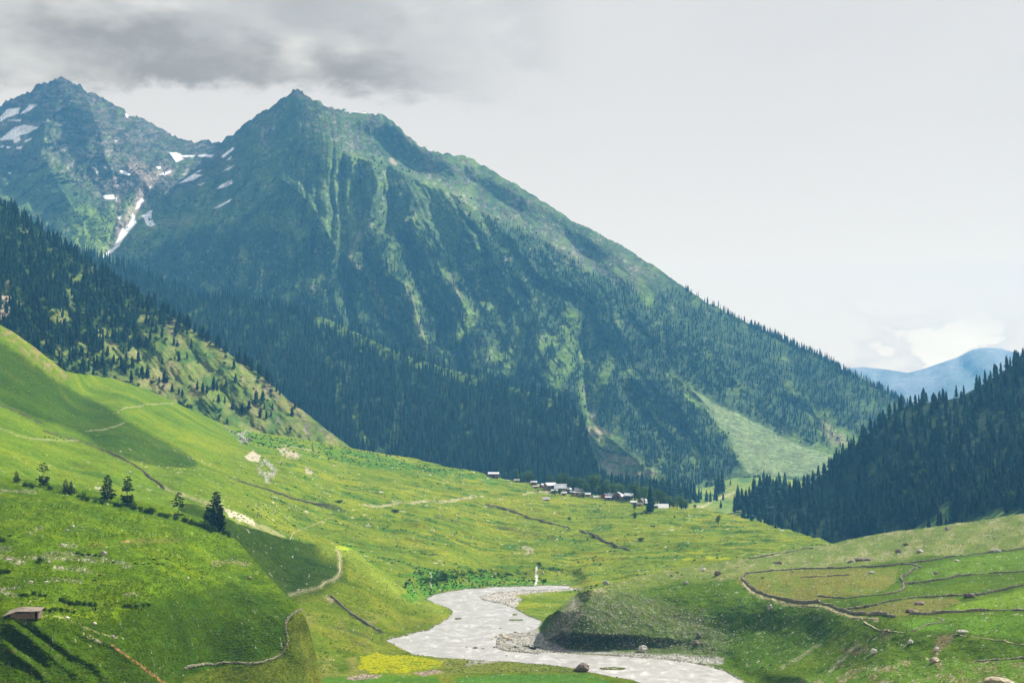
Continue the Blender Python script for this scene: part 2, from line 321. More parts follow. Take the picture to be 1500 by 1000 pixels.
def col_m(px,row,p):
    th=np.arctan2(px-470,row+60.); rr=np.hypot(px-470,row+60)
    n1=fbm(px/30.,row/30.,5,51); n2=fbm(px/7.,row/7.,4,52); st=fbm(th*60,rr/40.,4,53)
    c=np.tile(np.array([.050,.080,.024]),px.shape+(1,))
    c=mixc(c,[.085,.128,.026],ss(n1+.4*st,-.1,.6)); c=mixc(c,[.026,.045,.022],ss(-n1-.5*n2,.1,.7)*.8)
    # rock: high up, and on the back face right of the summit
    sk=np.interp(px,[a for a,b in SKYM],[b for a,b in SKYM])
    hi=ss(p[...,2]+300*n1+190*n2+50*st,1000,1500)
    back=pmask(px,row,[(440,150),(560,160),(680,240),(800,300),(960,400),(940,430),(820,385),(720,318),(640,272),(560,236),(500,222)],10,6,20)*.55
    left=pmask(px,row,[(-300,150),(90,100),(330,200),(340,250),(250,290),(150,300),(90,240),(-300,300)],25,12,25)*.75
    rk=np.clip(np.maximum.reduce([hi,back*ss(n2+st*.7+n1,-.35,.2),left])*(.5+.6*ss(n2*1.3+.3*st,-.5,.3)),0,1)
    rock=mixc(np.tile(np.array([.034,.029,.030]),px.shape+(1,)),[.115,.092,.086],ss(1.2*fbm(px/11.,row/3.,4,59)+n2*.6,-.2,.5))
    c=mixc(c,rock,rk); c=mixc(c,[.02,.03,.018],ss(fbm(px/3.,row/3.,3,58)+.4*n2,.15,.45)*.6)
    out=ss(fbm(px/5.,row/4.,3,57)*.6+n1*.35+.25*st,.30,.52)*ss(row-sk,4,30)
    c=mixc(c,[.27,.25,.23],out*.5*(1-ss(row,520,600)))
    # scree gullies
    for pl,w,s in ((C2([(365,560),(360,690),(320,790),(380,850),(440,950),(470,1000)]),2.5,.6),(C4([(560,50),(600,180),(640,320)]),4,.55),(C4([(430,80),(470,180)]),4,.5),(C5([(160,480),(190,560),(192,610)]),5,.8),(C4([(740,20),(790,110)]),4,.5),
        (C4([(850,300),(880,280)]),5,.5),(C2([(490,380),(510,400)]),3,.5),(C1([(555,560),(620,640),(560,740),(500,830),(430,930)]),7,.55),(C1([(480,600),(490,680),(500,780),(490,830)]),3,.6),(C1([(560,540),(640,600),(700,575)]),9,.4),(C1([(620,800),(760,790),(800,770)]),6,.4)):
        c=mixc(c,[.30,.22,.19],lmask(px+2*n2,row,pl,w,w)*s)
    op=openness(px,row)
    c=mixc(c,mixc(np.tile(np.array([.085,.135,.022]),px.shape+(1,)),[.06,.10,.022],ss(n2,-.2,.5)),op*(.55+.3*ss(row,380,460))*(.6+.4*ss(fbm(px/6.,row/9.,3,60),-.4,.2)))
    c=mixc(c,[.115,.17,.03],pmask(px,row,[(95,310),(130,300),(165,330),(170,355),(150,378),(110,365)],6,6)*.8)
    for q in ([(205,330),(250,320),(330,290),(330,320),(260,345),(210,375),(190,370)],[(330,360),(350,330),(390,300),(380,340),(345,370)]): c=mixc(c,[.095,.14,.035],pmask(px,row,q,6,7)*.6)
    hl=pmask(px,row,HILLOCK,3,4); c=mixc(c,[.17,.15,.085],hl*ss(-fbm(px/14.,row/14.,3,66)+.002*(row-640),-.3,.2))
    c=mixc(c,mixc(np.tile(np.array([.118,.155,.066]),px.shape+(1,)),[.125,.15,.066],ss(fbm(th*80,rr/90.,3,68),0,.5)),pmask(px,row,FAN,2.5,3)*.95)
    c=mixc(c,[.2,.17,.1],pmask(px,row,C5([(1160,610),(1250,690),(1270,720),(1200,720),(1140,650)]),4,4)*.6)
    f=forest_m(px,row); c=mixc(c,[.024,.045,.020],f*.85)
    c=c*(1.30+.22*fbm(px/2.3,row/2.3,3,81)+.35*fbm(px/6.,row/6.,3,82))[...,None]
    c=mixc(c,[.30,.28,.26],ss(vn(px/1.7,row/1.7,83)+.8*fbm(px/14.,row/14.,3,84),.92,1.05)*(1-.8*ss(row,380,560))*.5)
    for s in SNOWS: 
        c=mixc(c,SNOW,pmask(px,row,s,.7,1.0,3,8))
    return c
sm=Sheet(CM,SKYM,[(-260,560),(150,560),(700,735),(1000,745),(1800,760)],-260,1560,1.45,rel=rel_m,wlim=(1/8000,1/2900),back=3,skyjag=lambda x:7-4.2*ss(x,560,760))
# ---------------------------------------------------------------- forested spur in front of it
SKYS=[(-100,330),(60,352),(130,374),(170,386),(200,398),(250,418),(300,438),(350,440),(400,450),(450,461),(472,464),(515,483),(564,507),(600,522),(650,538),(700,552),(750,567),(800,580),(835,597),(850,610),(858,630),(864,665),(872,695),(890,712),(950,722),(1060,735),(1200,750)]
CS=[(-100,330,4500),(130,374,4300),(250,418,4150),(400,462,3950),(550,510,3750),(700,560,3600),(800,582,3450),(860,616,3300),(950,678,3000),(1020,716,2750),(1200,745,2600),
 (100,500,3750),(300,520,3600),(300,640,3150),(500,590,3300),(500,700,2900),(650,640,3150),(650,730,2750),(800,660,3000),(800,740,2600),(900,700,2780),(900,745,2500),(1000,745,2400),(1100,780,2300)]
CS=[(a,b,3000+(D-3000)*.75) for a,b,D in CS]
def rel_s(px,row):
    t=px*.9+row*.55
    return (ridged(t/60.,row/160.-px/500.,4,71)*.013+fbm(px/14.,row/14.,4,72)*.004)*(.4+.6*ss(row-np.interp(px,[a for a,b in SKYS],[b for a,b in SKYS]),0,40))
OPEN_S=[([(466,470),(515,489),(564,513),(610,532),(660,547),(700,560)],8),(C4([(205,185),(250,215),(330,250),(400,285),(470,320)]),12),(C4([(470,330),(560,350),(640,385),(760,410),(850,440)]),9),(C4([(340,580),(360,640),(380,730)]),7),(C4([(510,640),(520,690),(480,740)]),6),(C4([(280,440),(270,540)]),5),(C4([(1010,490),(1100,500)]),7),(C4([(1040,430),(1130,470),(1170,560)]),9),(C3([(850,240),(850,290)]),4),(C3([(860,200),(770,240)]),4)]
HS=C5([(90,820),(175,700),(180,640),(240,700),(300,800),(330,860),(90,860)])
def open_s(px,row):
    o=0; wx=px+3*fbm(px/10.,row/10.,3,73)
    for pl,w in OPEN_S: o=np.maximum(o,lmask(wx,row,pl,w*1.05,w*.5))
    return o
def col_s(px,row,p):
    n=fbm(px/9.,row/9.,4,74)
    c=np.tile(np.array([.026,.048,.02]),px.shape+(1,)); c=mixc(c,[.05,.085,.025],ss(n,.1,.6))
    return mixc(c,[.085,.135,.030],open_s(px,row)*.9)
sp_=Sheet(CS,SKYS,[(-100,560),(200,640),(500,720),(700,752),(1200,790)],-100,1190,1.7,rel=rel_s,wlim=(1/6000,1/2000),back=2,skyjag=1.2)
# ---------------------------------------------------------------- valley floor beyond the village
SKYV=[(600,715),(700,690),(770,700),(860,712),(930,722),(985,724),(1010,716),(1040,712),(1075,702),(1100,700),(1140,698),(1180,704),(1240,712),(1400,740)]
CV=[(x,r,D) for x,r,D in ((600,715,3000),(700,692,2950),(860,714,2900),(1010,716,3000),(1075,702,3200),(1140,699,3250),(1240,712,3300),(1400,740,3200),(1000,760,2250),(1100,760,2250),(1200,800,2000),(800,760,2250),(1300,800,2000),(600,760,2300),(1050,732,2700),(1180,735,2650))]
def dz_v(px,row,p): return 5*fbm(p[...,0]/130.,p[...,1]/200.,4,75)
def col_v(px,row,p):
    n=fbm(px/26.,row/8.,4,76); c=np.tile(np.array([.135,.195,.035]),px.shape+(1,)); c=mixc(c,[.18,.20,.04],ss(n,0,.5)); c=mixc(c,[.07,.13,.03],ss(-n,.15,.5))
    c=mixc(c,[.10,.17,.035],pmask(px,row,[(1000,722),(1055,722),(1052,728),(1005,730)],2,1)); 
    c=mixc(c,[.42,.36,.24],lmask(px,row,[(1020,742),(1030,742),(1042,735),(1062,727),(1075,722)],1,1.2)*.8); return c
sv=Sheet(CV,SKYV,[(600,780),(1400,820)],620,1390,1.6,dz=dz_v,wlim=(1/3600,1/1800),back=1)
# ---------------------------------------------------------------- forested ridge on the left
SKYL=[(-160,180),(-60,262),(0,298),(25,312),(55,332),(80,350),(105,370),(130,384),(160,404),(190,425),(215,441),(240,456),(262,470),(290,488),(320,507),(350,528),(380,548),(400,565),(425,588),(450,606),(475,626),(500,645),(516,656),(540,668),(600,690)]
CL=[(-160,180,2900),(0,298,2750),(105,370,2650),(215,441,2550),(320,507,2450),(400,565,2380),(450,606,2330),(516,656,2270),(600,700,2200),
 (-160,420,2350),(0,480,2150),(0,390,2420),(100,460,2330),(100,550,2080),(200,520,2270),(200,575,2120),(300,560,2270),(300,625,2110),(400,620,2230),(400,660,2120),(-100,560,1950),(0,600,1900),(200,680,1850),(400,720,1950),(600,740,2000)]
def rel_l(px,row):
    t=px*.8-row*.6
    return (ridged(t/55.,(row+px*.3)/200.,4,81)*.016+fbm(px/16.,row/16.,4,82)*.006)*(.35+.65*ss(row-np.interp(px,[a for a,b in SKYL],[b for a,b in SKYL]),0,40))
OPEN_L=[C3(q) for q in ([(200,255),(250,200),(300,240),(270,290)],[(430,340),(480,350),(520,400),(500,430),(440,400)],[(560,320),(610,340),(600,400)],[(300,260),(340,250),(370,310)],[(280,60),(330,90),(300,110)],[(760,290),(900,380),(1000,440),(960,470),(860,420),(780,330)],[(690,200),(760,290),(720,270)],[(0,150),(55,155),(40,230),(20,265),(0,250)],[(0,100),(40,85),(60,110),(20,140)])]
def forest_l(px,row):
    line=seg_d(px,row,[(a,b) for a,b in ((60,560),(140,560),(250,585),(330,610),(430,640),(520,665))])[0]
    # thick wood upper left, thinning to single trees lower right
    u=(px*.55+row)/1.0
    d=1-ss(u+22*fbm(px/24.,row/24.,4,83),500,720)*.93
    d=d*ss(fbm(px/15.,row/12.,4,84),-.66+.51*ss(u,520,690),-.16+.56*ss(u,520,690))
    o=0
    for q in OPEN_L: o=np.maximum(o,pmask(px,row,q,3,4))
    bare=pmask(px,row,[(330,640),(345,610),(380,600),(430,605),(520,640),(600,720),(330,720)],6,5)
    return d*(1-o*.9)*(1-bare*.93)
def col_l(px,row,p):
    n=fbm(px/18.,row/18.,5,85); n2=fbm(px/5.,row/5.,3,86)
    c=np.tile(np.array([.10,.135,.026]),px.shape+(1,)); c=mixc(c,[.155,.16,.045],ss(n,-.05,.5)); c=mixc(c,[.055,.10,.018],ss(-n,.05,.5))
    c=mixc(c,[.20,.16,.11],ss(n2+.6*n,.35,.75)*.7)
    f=forest_l(px,row); c=mixc(c,[.022,.045,.012],ss(f,.15,.7)*.9)
    c=mixc(c,[.42,.34,.24],np.maximum(pmask(px,row,OPEN_L[7],1.5,2),lmask(px,row,C3([(5,140),(20,100),(45,92)]),2,1.5))*.95)
    c=mixc(c,[.15,.12,.11],ss(fbm(px/8.,row/6.,3,87),.25,.45)*pmask(px,row,[(330,500),(520,640),(500,660),(400,640)],10,8)*.7)
    return c
sl=Sheet(CL,SKYL,[(-160,620),(0,640),(300,690),(600,760)],-160,590,1.4,rel=rel_l,wlim=(1/3300,1/1700),back=2,skyjag=1.5)
# ---------------------------------------------------------------- forested hill on the right
SKYR=[(1040,790),(1080,770),(1110,752),(1135,738),(1160,722),(1190,706),(1210,690),(1235,668),(1260,645),(1280,628),(1300,612),(1318,598),(1345,590),(1375,588),(1405,582),(1430,568),(1450,556),(1475,540),(1500,524),(1560,480),(1700,400)]
CR=[(1040,790,2250),(1135,738,2330),(1210,690,2330),(1300,612,2330),(1405,582,2380),(1500,524,2400),(1700,400,2500),(1150,790,2080),(1240,760,2080),(1240,800,1960),(1350,700,2050),(1350,790,1830),(1430,640,2150),(1430,740,1850),(1500,620,2130),(1500,720,1820),(1500,780,1650),(1700,560,2000),(1700,780,1500),(1200,840,1880),(1040,840,2050)]
def rel_r(px,row):
    t=px*.85+row*.5
    return (ridged(t/48.,row/120.,4,101)*.014+fbm(px/15.,row/15.,4,102)*.004)*(.4+.6*ss(row-np.interp(px,[a for a,b in SKYR],[b for a,b in SKYR]),0,40))
OPEN_R=[Q4([(760,270),(850,220),(930,150),(1000,125),(1005,165),(960,215),(900,250),(820,280)]),Q4([(1040,225),(1120,180),(1200,150),(1270,130),(1300,175),(1333,170),(1333,240),(1000,260)])]
def open_r(px,row):
    o=0
    for q in OPEN_R: o=np.maximum(o,pmask(px,row,q,2,3))
    return o
def col_r(px,row,p):
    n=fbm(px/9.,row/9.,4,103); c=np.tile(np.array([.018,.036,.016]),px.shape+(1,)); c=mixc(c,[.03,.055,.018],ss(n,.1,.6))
    return mixc(c,[.07,.12,.03],open_r(px,row)*.95)
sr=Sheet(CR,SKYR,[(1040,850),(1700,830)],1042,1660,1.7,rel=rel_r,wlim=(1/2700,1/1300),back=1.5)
# ---------------------------------------------------------------- left slope, village plateau, valley side
SKYP=[(-160,372),(-80,430),(0,476),(20,486),(45,503),(70,524),(95,544),(130,549),(165,553),(200,566),(240,582),(280,600),(330,622),(380,633),(430,640),(480,650),(520,657),(570,666),(620,677),(665,686),(700,692),(730,697),(760,704),(800,712),(840,719),(880,726),(930,734),(985,740),(1040,750),(1100,762),(1150,777),(1190,787),(1230,797),(1300,815),(1400,840)]
CP=[(-160,372,1750),(0,476,1650),(45,503,1645),(95,544,1640),(180,600,1600),(285,672,1490),(0,590,1440),(60,622,1430),(130,650,1430),(230,690,1390),(130,565,1760),(200,568,1900),(260,620,1740),(330,623,2020),(300,655,1660),(430,641,2080),(520,657,2150),(620,677,2150),(700,692,2130),(760,706,2080),(880,732,1950),(1000,746,1850),(1100,763,1760),(1230,797,1500),(1400,840,1300),
 (-160,640,1200),(0,680,1120),(0,760,960),(150,720,1180),(150,800,1000),(300,750,1260),(300,820,1050),(430,700,1600),(430,760,1420),(350,690,1560),(450,830,1240),(500,770,1440),(520,800,1370),(540,850,1200),(560,730,1640),(620,770,1510),(600,830,1330),(650,860,1240),(700,820,1430),(700,730,1800),(800,760,1700),(800,820,1450),(900,790,1560),(900,835,1390),(1000,800,1500),(1050,820,1410),(700,850,1330),(850,855,1310),(1100,800,1480),
 (1100,850,1280),(1200,840,1300)]+[(x,r,1/wplane(r,-H+z)) for x,r,z in ((800,868,2.2),(760,890,2),(850,900,4),(950,880,5),(1000,860,6),(720,875,1.0),(830,862,2.2))]
def dz_p(px,row,p):
    x,y=p[...,0],p[...,1]
    am=ss(row,640,700)*.6+.4
    n=5.0*fbm(x/70.,y/55.,4,111)*am+1.5*fbm(x/16.,y/12.,4,112)*am
    wy=y+20*fbm(x/90.,y/90.,2,113); ter=np.abs(((wy+x*.25)/34.)%1-.5)*2
    n=n+1.3*ss(ter,.35,.6)*ss(px,520,680)*ss(row,690,720)*(1-ss(row,800,850))
    sd=river_sd(px,row)
    return keepdry(n*(1-ss(sd,-22,-2))+river_dz(px,row,p),sd,p)-5*pmask(px,row,[(530,868),(600,876),(648,888),(676,905),(660,925),(530,950)],4)
SHADE_BAND=[(-200,440),(-80,470),(0,500),(45,530),(90,563),(130,583),(180,612),(230,640),(270,662),(292,676),(280,684),(240,684),(200,680),(150,664),(130,640),(90,625),(40,608),(0,590),(-200,570)]
def grassy(px,row,p,base,yel,dk,s=0,k=1.):
    x,y=p[...,0],p[...,1]
    a=fbm(x/60.*k,y/34.*k,5,121+s); b=fbm(x/11.*k,y/7.*k,4,122+s)
    c=np.tile(np.asarray(base,float),px.shape+(1,)); c=mixc(c,yel,ss(a+.35*b,-.05,.55)); c=mixc(c,dk,ss(-a-.5*b,.12,.6)*.85); return c
def dots(px,row,p,dens,size,s):
    x,y=p[...,0],p[...,1]
    return ss(vn(x/size,y/size,s)+.5*vn(x/size*.37,y/size*.37,s+1),1.25-dens,1.4-dens)
def col_p(px,row,p):
    c=grassy(px,row,p,[.122,.165,.009],[.172,.190,.012],[.07,.12,.006])
    lf=1-ss(px+.3*(row-700),250,480)
    c=mixc(c,grassy(px,row,p,[.085,.14,.005],[.125,.165,.007],[.055,.105,.004],5),lf)
    c=mixc(c,grassy(px,row,p,[.018,.048,.001],[.028,.056,.002],[.011,.033,.001],9,2.),pmask(px,row,SHADE_BAND,4,4)*.8)  # shade of the slope turned from the sun, painted as darker grass
    x,y=p[...,0],p[...,1]
    c=mixc(c,[.21,.165,.075],lmask(px,row,[(-50,455),(20,492),(60,525),(95,548)],12,9)*ss(fbm(px/6.,row/5.,3,131),-.3,.4)*.75)
    # green hollow band on the plateau (behind the rocks) and scattered low shrubs
    gb=pmask(px,row,[(330,628),(420,642),(520,660),(620,680),(740,706),(730,712),(620,692),(560,688),(480,672),(380,664),(350,650)],4,5)
    c=mixc(c,[.05,.135,.012],gb*ss(fbm(x/16.,y/16.,4,133),-.35,.15)*.9)
    sh=ss(fbm(x/26.,y/9.,4,134)+.25*fbm(x/6.,y/5.,3,135),.16,.34)*ss(row,648,680)*ss(px,330,420)*(1-ss(row,835,860)*.4)
    c=mixc(c,[.042,.105,.012],sh*.8)
    bank=pmask(px,row,[(590,850),(620,835),(700,838),(800,850),(820,858),(700,866),(625,880),(600,872)],4,3); c=mixc(c,[.05,.15,.012],bank*ss(fbm(x/9.,y/7.,3,136),-.5,.2)*.9)
    gs=lmask(px,row,[(510,800),(540,830),(575,855),(600,870)],9,6); c=mixc(c,[.06,.165,.012],gs*.8)
    c=mixc(c,MUST*.8,pmask(px,row,Q3([(690,355),(760,352),(775,370),(700,372)]),1.5,1)*.6); c=mixc(c,MUST*.9,lmask(px,row,[(1000,819),(1040,821),(1070,823)],1.2,1.5)*.8); c=mixc(c,MUST*.6,pmask(px,row,[(265,640),(300,648),(275,650),(255,643)],2,1)*.5)
    # pale stones, gravel slides
    for q,s in ((L8([(10,735),(60,730),(120,770),(60,782),(20,760)]),.8),(L8([(0,800),(30,795)]),0)):
        if s: c=mixc(c,[.36,.30,.22],pmask(px,row,A_(C3([(1155,790),(1200,790),(1260,820),(1250,840),(1180,825)]),0,0,1),2,2)*ss(fbm(px/2.5,row/2.,2,137),-.4,.2)*.9)
    c=mixc(c,[.42,.36,.28],pmask(px,row,C3([(1020,820),(1060,800),(1090,820),(1080,845),(1040,840)]),1.5,1.5)*.8); c=mixc(c,[.36,.3,.24],pmask(px,row,C3([(1275,865),(1310,880),(1310,895),(1280,890)]),1.5,1.5)*.7)
    for pl,w,s in ((C3([(1040,720),(1000,735),(1010,760),(1030,755)]),2.5,.8),(C3([(1110,840),(1150,880),(1140,910),(1110,905),(1120,935)]),3,.8),(C3([(1090,900),(1080,870),(1100,850)]),1.5,.6)):
        c=mixc(c,[.40,.38,.35],lmask(px+3*fbm(px/4.,row/4.,3,5),row+2*fbm(px/4.,row/4.,3,6),pl,w,2.5)*s*ss(fbm(px/2.2,row/2.,3,7),-.35,.15))
    # tracks, ditches and the eroded scar
    ditch=L7([(180,-55),(360,0),(450,40),(540,85),(600,125),(640,150),(690,180)])
    c=mixc(c,[.055,.05,.025],lmask(px,row,ditch,2.0,1.2)*.9); c=mixc(c,[.05,.045,.03],lmask(px,row,[(0,592),(20,600),(60,618)],1.6,1.5)*.8)
    c=mixc(c,[.30,.25,.15],lmask(px,row,L7([(690,180),(780,215),(860,245),(940,275)]),2.5,2)*.5)
    c=mixc(c,[.46,.40,.30],pmask(px,row,L7([(935,275),(1000,285),(1060,320),(1070,345),(1010,330),(960,305)]),2,2.5,6)*ss(fbm(px/3.,row/2.,2,138),-.6,0))
    c=mixc(c,[.32,.26,.17],lmask(px,row,L7([(1060,340),(1130,365),(1180,390)]),5,4)*.45)
    for pl,w,s in ((L7([(960,150),(1100,190),(1250,235),(1429,275)]),1.2,.75),(L8([(0,205),(120,235),(240,270),(310,285)]),1.4,.8),(L8([(890,255),(1000,280),(1080,310),(1150,330),(1240,355)]),1.8,.8),(L8([(1300,375),(1360,390),(1430,430)]),1.8,.8),(Q3([(165,255),(230,285),(300,310),(350,335),(410,352)]),2,.9),(L8([(940,350),(1050,370),(1130,380),(1180,400)]),3.5,.55),(L8([(680,310),(760,330),(840,355)]),2.5,.6)):
        c=mixc(c,[.045,.055,.025],lmask(px,row,pl,w,1.2)*s)
    for pl,w,s in ((L8([(360,255),(450,252),(540,245),(640,238),(740,236),(800,232),(880,222)]),1.3,.7),(L8([(1050,215),(1080,200),(1160,198)]),2.5,.6),(C3([(490,640),(520,622),(640,605),(760,600),(830,602)]),.8,.4),(C3([(360,718),(430,710),(480,695),(520,680)]),.8,.45),(C3([(920,680),(1000,690),(1100,705)]),1.6,.6),(C3([(1180,775),(1260,795),(1330,805)]),1.6,.5),(L8([(560,5),(0,5)]),0,0),(C3([(0,700),(80,735),(200,755),(330,760)]),1,.4)):
        if w: c=mixc(c,[.34,.30,.19],lmask(px,row,pl,w,1.2)*s)
    # stream tumbling to the river, and pale rocks
    c=mixc(c,[.6,.6,.58],lmask(px+1.0*fbm(px/3.,row/3.,2,9),row,L8([(1105,505),(1100,540),(1105,575),(1095,598)]),2.2,1)*.9)
    c=mixc(c,[.40,.34,.28],lmask(px+2*fbm(px/3.,row/3.,2,9),row,L8([(1050,425),(1085,440),(1060,455)]),4,2)*.6)
    c=mixc(c,[.045,.06,.028],dots(px,row,p,.42,3.2,141)*ss(row,650,690)*.7)
    c=mixc(c,[.42,.40,.34],dots(px,row,p,.24,2.6,143)*ss(row,640,680)*.75)
    # gravel beside the river, pale flats right
    sd=river_sd(px,row)
    gr=pmask(px,row,L8([(845,642),(930,620),(1050,609),(1240,603),(1300,600),(1250,612),(1080,625),(1010,640),(1040,650),(1010,690),(960,672),(880,655)]),1.2,2,6); c=mixc(c,mixc(np.tile(GRAV,px.shape+(1,)),[.42,.36,.34],ss(fbm(px/2.,row/1.2,2,145),-.2,.3)),gr*.9)
    c=mixc(c,[.09,.085,.06],ss(sd,-3.2,-1.4)*.75*ss(fbm(px/5.,row/4.,2,146),-.6,-.1)); c=mixc(c,[.25,.24,.21],ss(sd,-1.,.5))
    c=mixc(c,mixc(np.tile([.26,.25,.22],px.shape+(1,)),[.14,.13,.11],ss(fbm(px/2.,row/1.2,2,146),0,.3)),pmask(px,row,[(680,975),(712,945),(735,922),(770,908),(795,912),(810,960),(750,980)],2,2))
    return c
sp=Sheet(CP,SKYP,[(-160,780),(250,860),(480,900),(560,912),(700,925),(820,965),(900,960),(1000,930),(1400,900)],-160,1380,1.15,dz=dz_p,w_extra=wriver,wlim=(1/2400,1/850),back=1)
# ---------------------------------------------------------------- spur and river flats, lower middle
SKYB=[(250,735),(300,742),(320,752),(345,764),(370,773),(400,782),(430,790),(455,794),(485,797),(505,799),(522,806),(545,825),(575,845),(600,860),(622,870),(645,880),(662,889),(672,900),(700,925),(780,955),(1100,1000),(1300,1030)]
CB=[(250,735,1080),(345,764,1110),(430,790,1150),(485,797,1205),(522,806,1265),(575,846,1225),(622,871,1215),(664,891,1170),(350,830,1060),(350,800,1085),(420,830,1108),(420,868,1080),(470,850,1100),(500,830,1140),(500,870,1085),(540,860,1125),(560,900,1070),(600,900,1120),(440,900,1005),(440,930,925),(500,920,1000),(560,935,985),(380,960,850),(440,970,860),(300,900,950),(300,1000,760),(380,1000,780),(480,1000,815),(540,1000,825)]+[(x,r,1/wplane(r,-H+z)) for x,r,z in ((560,960,1.5),(600,1000,1.2),(700,1000,1.2),(800,1000,1),(650,960,1),(750,970,.8),(850,975,.8),(1000,1010,.8),(1200,1040,.8))]
STRP=[]
def dz_b(px,row,p):
    x,y=p[...,0],p[...,1]; sd=river_sd(px,row); fl=pmask(px,row,[(540,955),(700,950),(1200,1010),(1200,1100),(500,1100)],8)
    n=2.2*fbm(x/45.,y/45.,4,151)+.55*fbm(x/8.,y/6.,4,152)
    return keepdry(n*(1-ss(sd,-18,-2))*(1-.93*fl)+river_dz(px,row,p),sd,p)
def col_b(px,row,p):
    x,y=p[...,0],p[...,1]
    c=grassy(px,row,p,[.080,.115,.003],[.125,.14,.008],[.05,.085,.002],15,1.3)
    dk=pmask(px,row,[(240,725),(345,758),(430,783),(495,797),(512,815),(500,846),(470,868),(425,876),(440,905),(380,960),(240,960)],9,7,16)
    c=mixc(c,grassy(px,row,p,[.022,.046,.0],[.032,.056,.001],[.013,.030,.0],19,1.3),dk)  # shaded flank of the spur: its shade is painted into the grass colour
    c=mixc(c,grassy(px,row,p,[.122,.165,.009],[.172,.190,.012],[.07,.12,.006],5),np.maximum(lmask(px,row,SKYB[8:17],16,22),ss(px-row*.3,330,400)*(1-ss(row,900,940)))*.85)
    c=mixc(c,[.15,.145,.03],ss(fbm(px/20.,row/14.,3,155),0,.5)*pmask(px,row,[(430,900),(560,900),(620,960),(620,1000),(430,1000)],14,6)*.75)
    c=mixc(c,[.16,.205,.022],lmask(px,row,[(495,800),(525,815),(560,850),(610,880),(650,895)],6,9)*.7)
    c=mixc(c,[.25,.33,.012],pmask(px,row,L8([(245,414),(330,420),(330,440),(280,440)]),1.5,1)*.85)
    c=mixc(c,mixc(np.tile(MUST*.6,px.shape+(1,)),[.10,.16,.006],ss(fbm(px/5.,row/1.5,4,93),-.3,.3)),pmask(px,row,[(530,960),(545,957),(600,961),(648,969),(645,976),(590,985),(540,984),(525,975)],1.6,3.5,5)*.95)
    c=mixc(c,[.05,.125,.006],pmask(px,row,[(455,1010),(475,993),(520,988),(640,990),(652,1010)],1.5,1)*.9)
    c=mixc(c,[.045,.125,.012],pmask(px,row,[(672,992),(740,987),(860,987),(900,1000),(930,1010),(660,1010)],1.2,1)*.85)
    c=mixc(c,[.11,.12,.03],pmask(px,row,[(640,960),(900,975),(900,985),(700,984),(650,990)],2,2)*.5)
    c=mixc(c,mixc(np.tile([.26,.25,.22],px.shape+(1,)),[.14,.13,.11],ss(fbm(px/2.,row/1.2,2,146),0,.3)),pmask(px,row,[(680,975),(712,945),(725,928),(770,908),(800,912),(840,955),(840,972),(750,966)],2,2))
    for q in ([(505,992),(530,986),(560,988),(555,992),(520,995)],[(605,985),(640,980),(650,984),(620,990)]): c=mixc(c,mixc(np.tile([.26,.19,.16],px.shape+(1,)),[.10,.09,.06],ss(fbm(px/2.,row/1.5,2,5),-.1,.3)),pmask(px,row,q,1,1.5,4)*.9)
    c=mixc(c,[.35,.32,.18],lmask(px,row,L7([(1215,390+240),(1280,615),(1340,600),(1360,575),(1395,565),(1425,530),(1420,460),(1412,440)]),4,3)*.35)
    for pl,w,s in ((L8([(240,640),(290,680),(340,720),(400,760),(455,795)]),3,.7),(L8([(240,765),(320,780),(390,800),(420,820)]),2,.6),(L8([(330,815),(420,860)]),1.5,.5)): c=mixc(c,[.045,.05,.02],lmask(px+2*fbm(px/6.,row/6.,2,3),row,pl,w,2)*s)
    c=mixc(c,[.35,.27,.2],pmask(px,row,L8([(210,640),(260,650),(240,665)]),2,2)*.6)
    c=mixc(c,[.035,.06,.02],dots(px,row,p,.40,1.6,156)*.7); c=mixc(c,[.40,.38,.32],dots(px,row,p,.20,1.4,158)*.6)
    sd=river_sd(px,row); c=mixc(c,mixc(np.tile([.07,.065,.045],px.shape+(1,)),[.28,.26,.23],ss(fbm(px/2.,row/1.5,2,146),0,.3)),ss(sd,-3.,-1.2)*.8)
    c=mixc(c,[.3,.28,.24],pmask(px,row,L8([(480,824),(540,835),(585,862),(560,868),(520,850)]),1.5,2)*.8)
    return c
sb=Sheet(CB,SKYB,[(250,1060),(1300,1060)],262,1180,1.1,dz=dz_b,w_extra=wriver,wlim=(1/1400,1/560),back=.6)
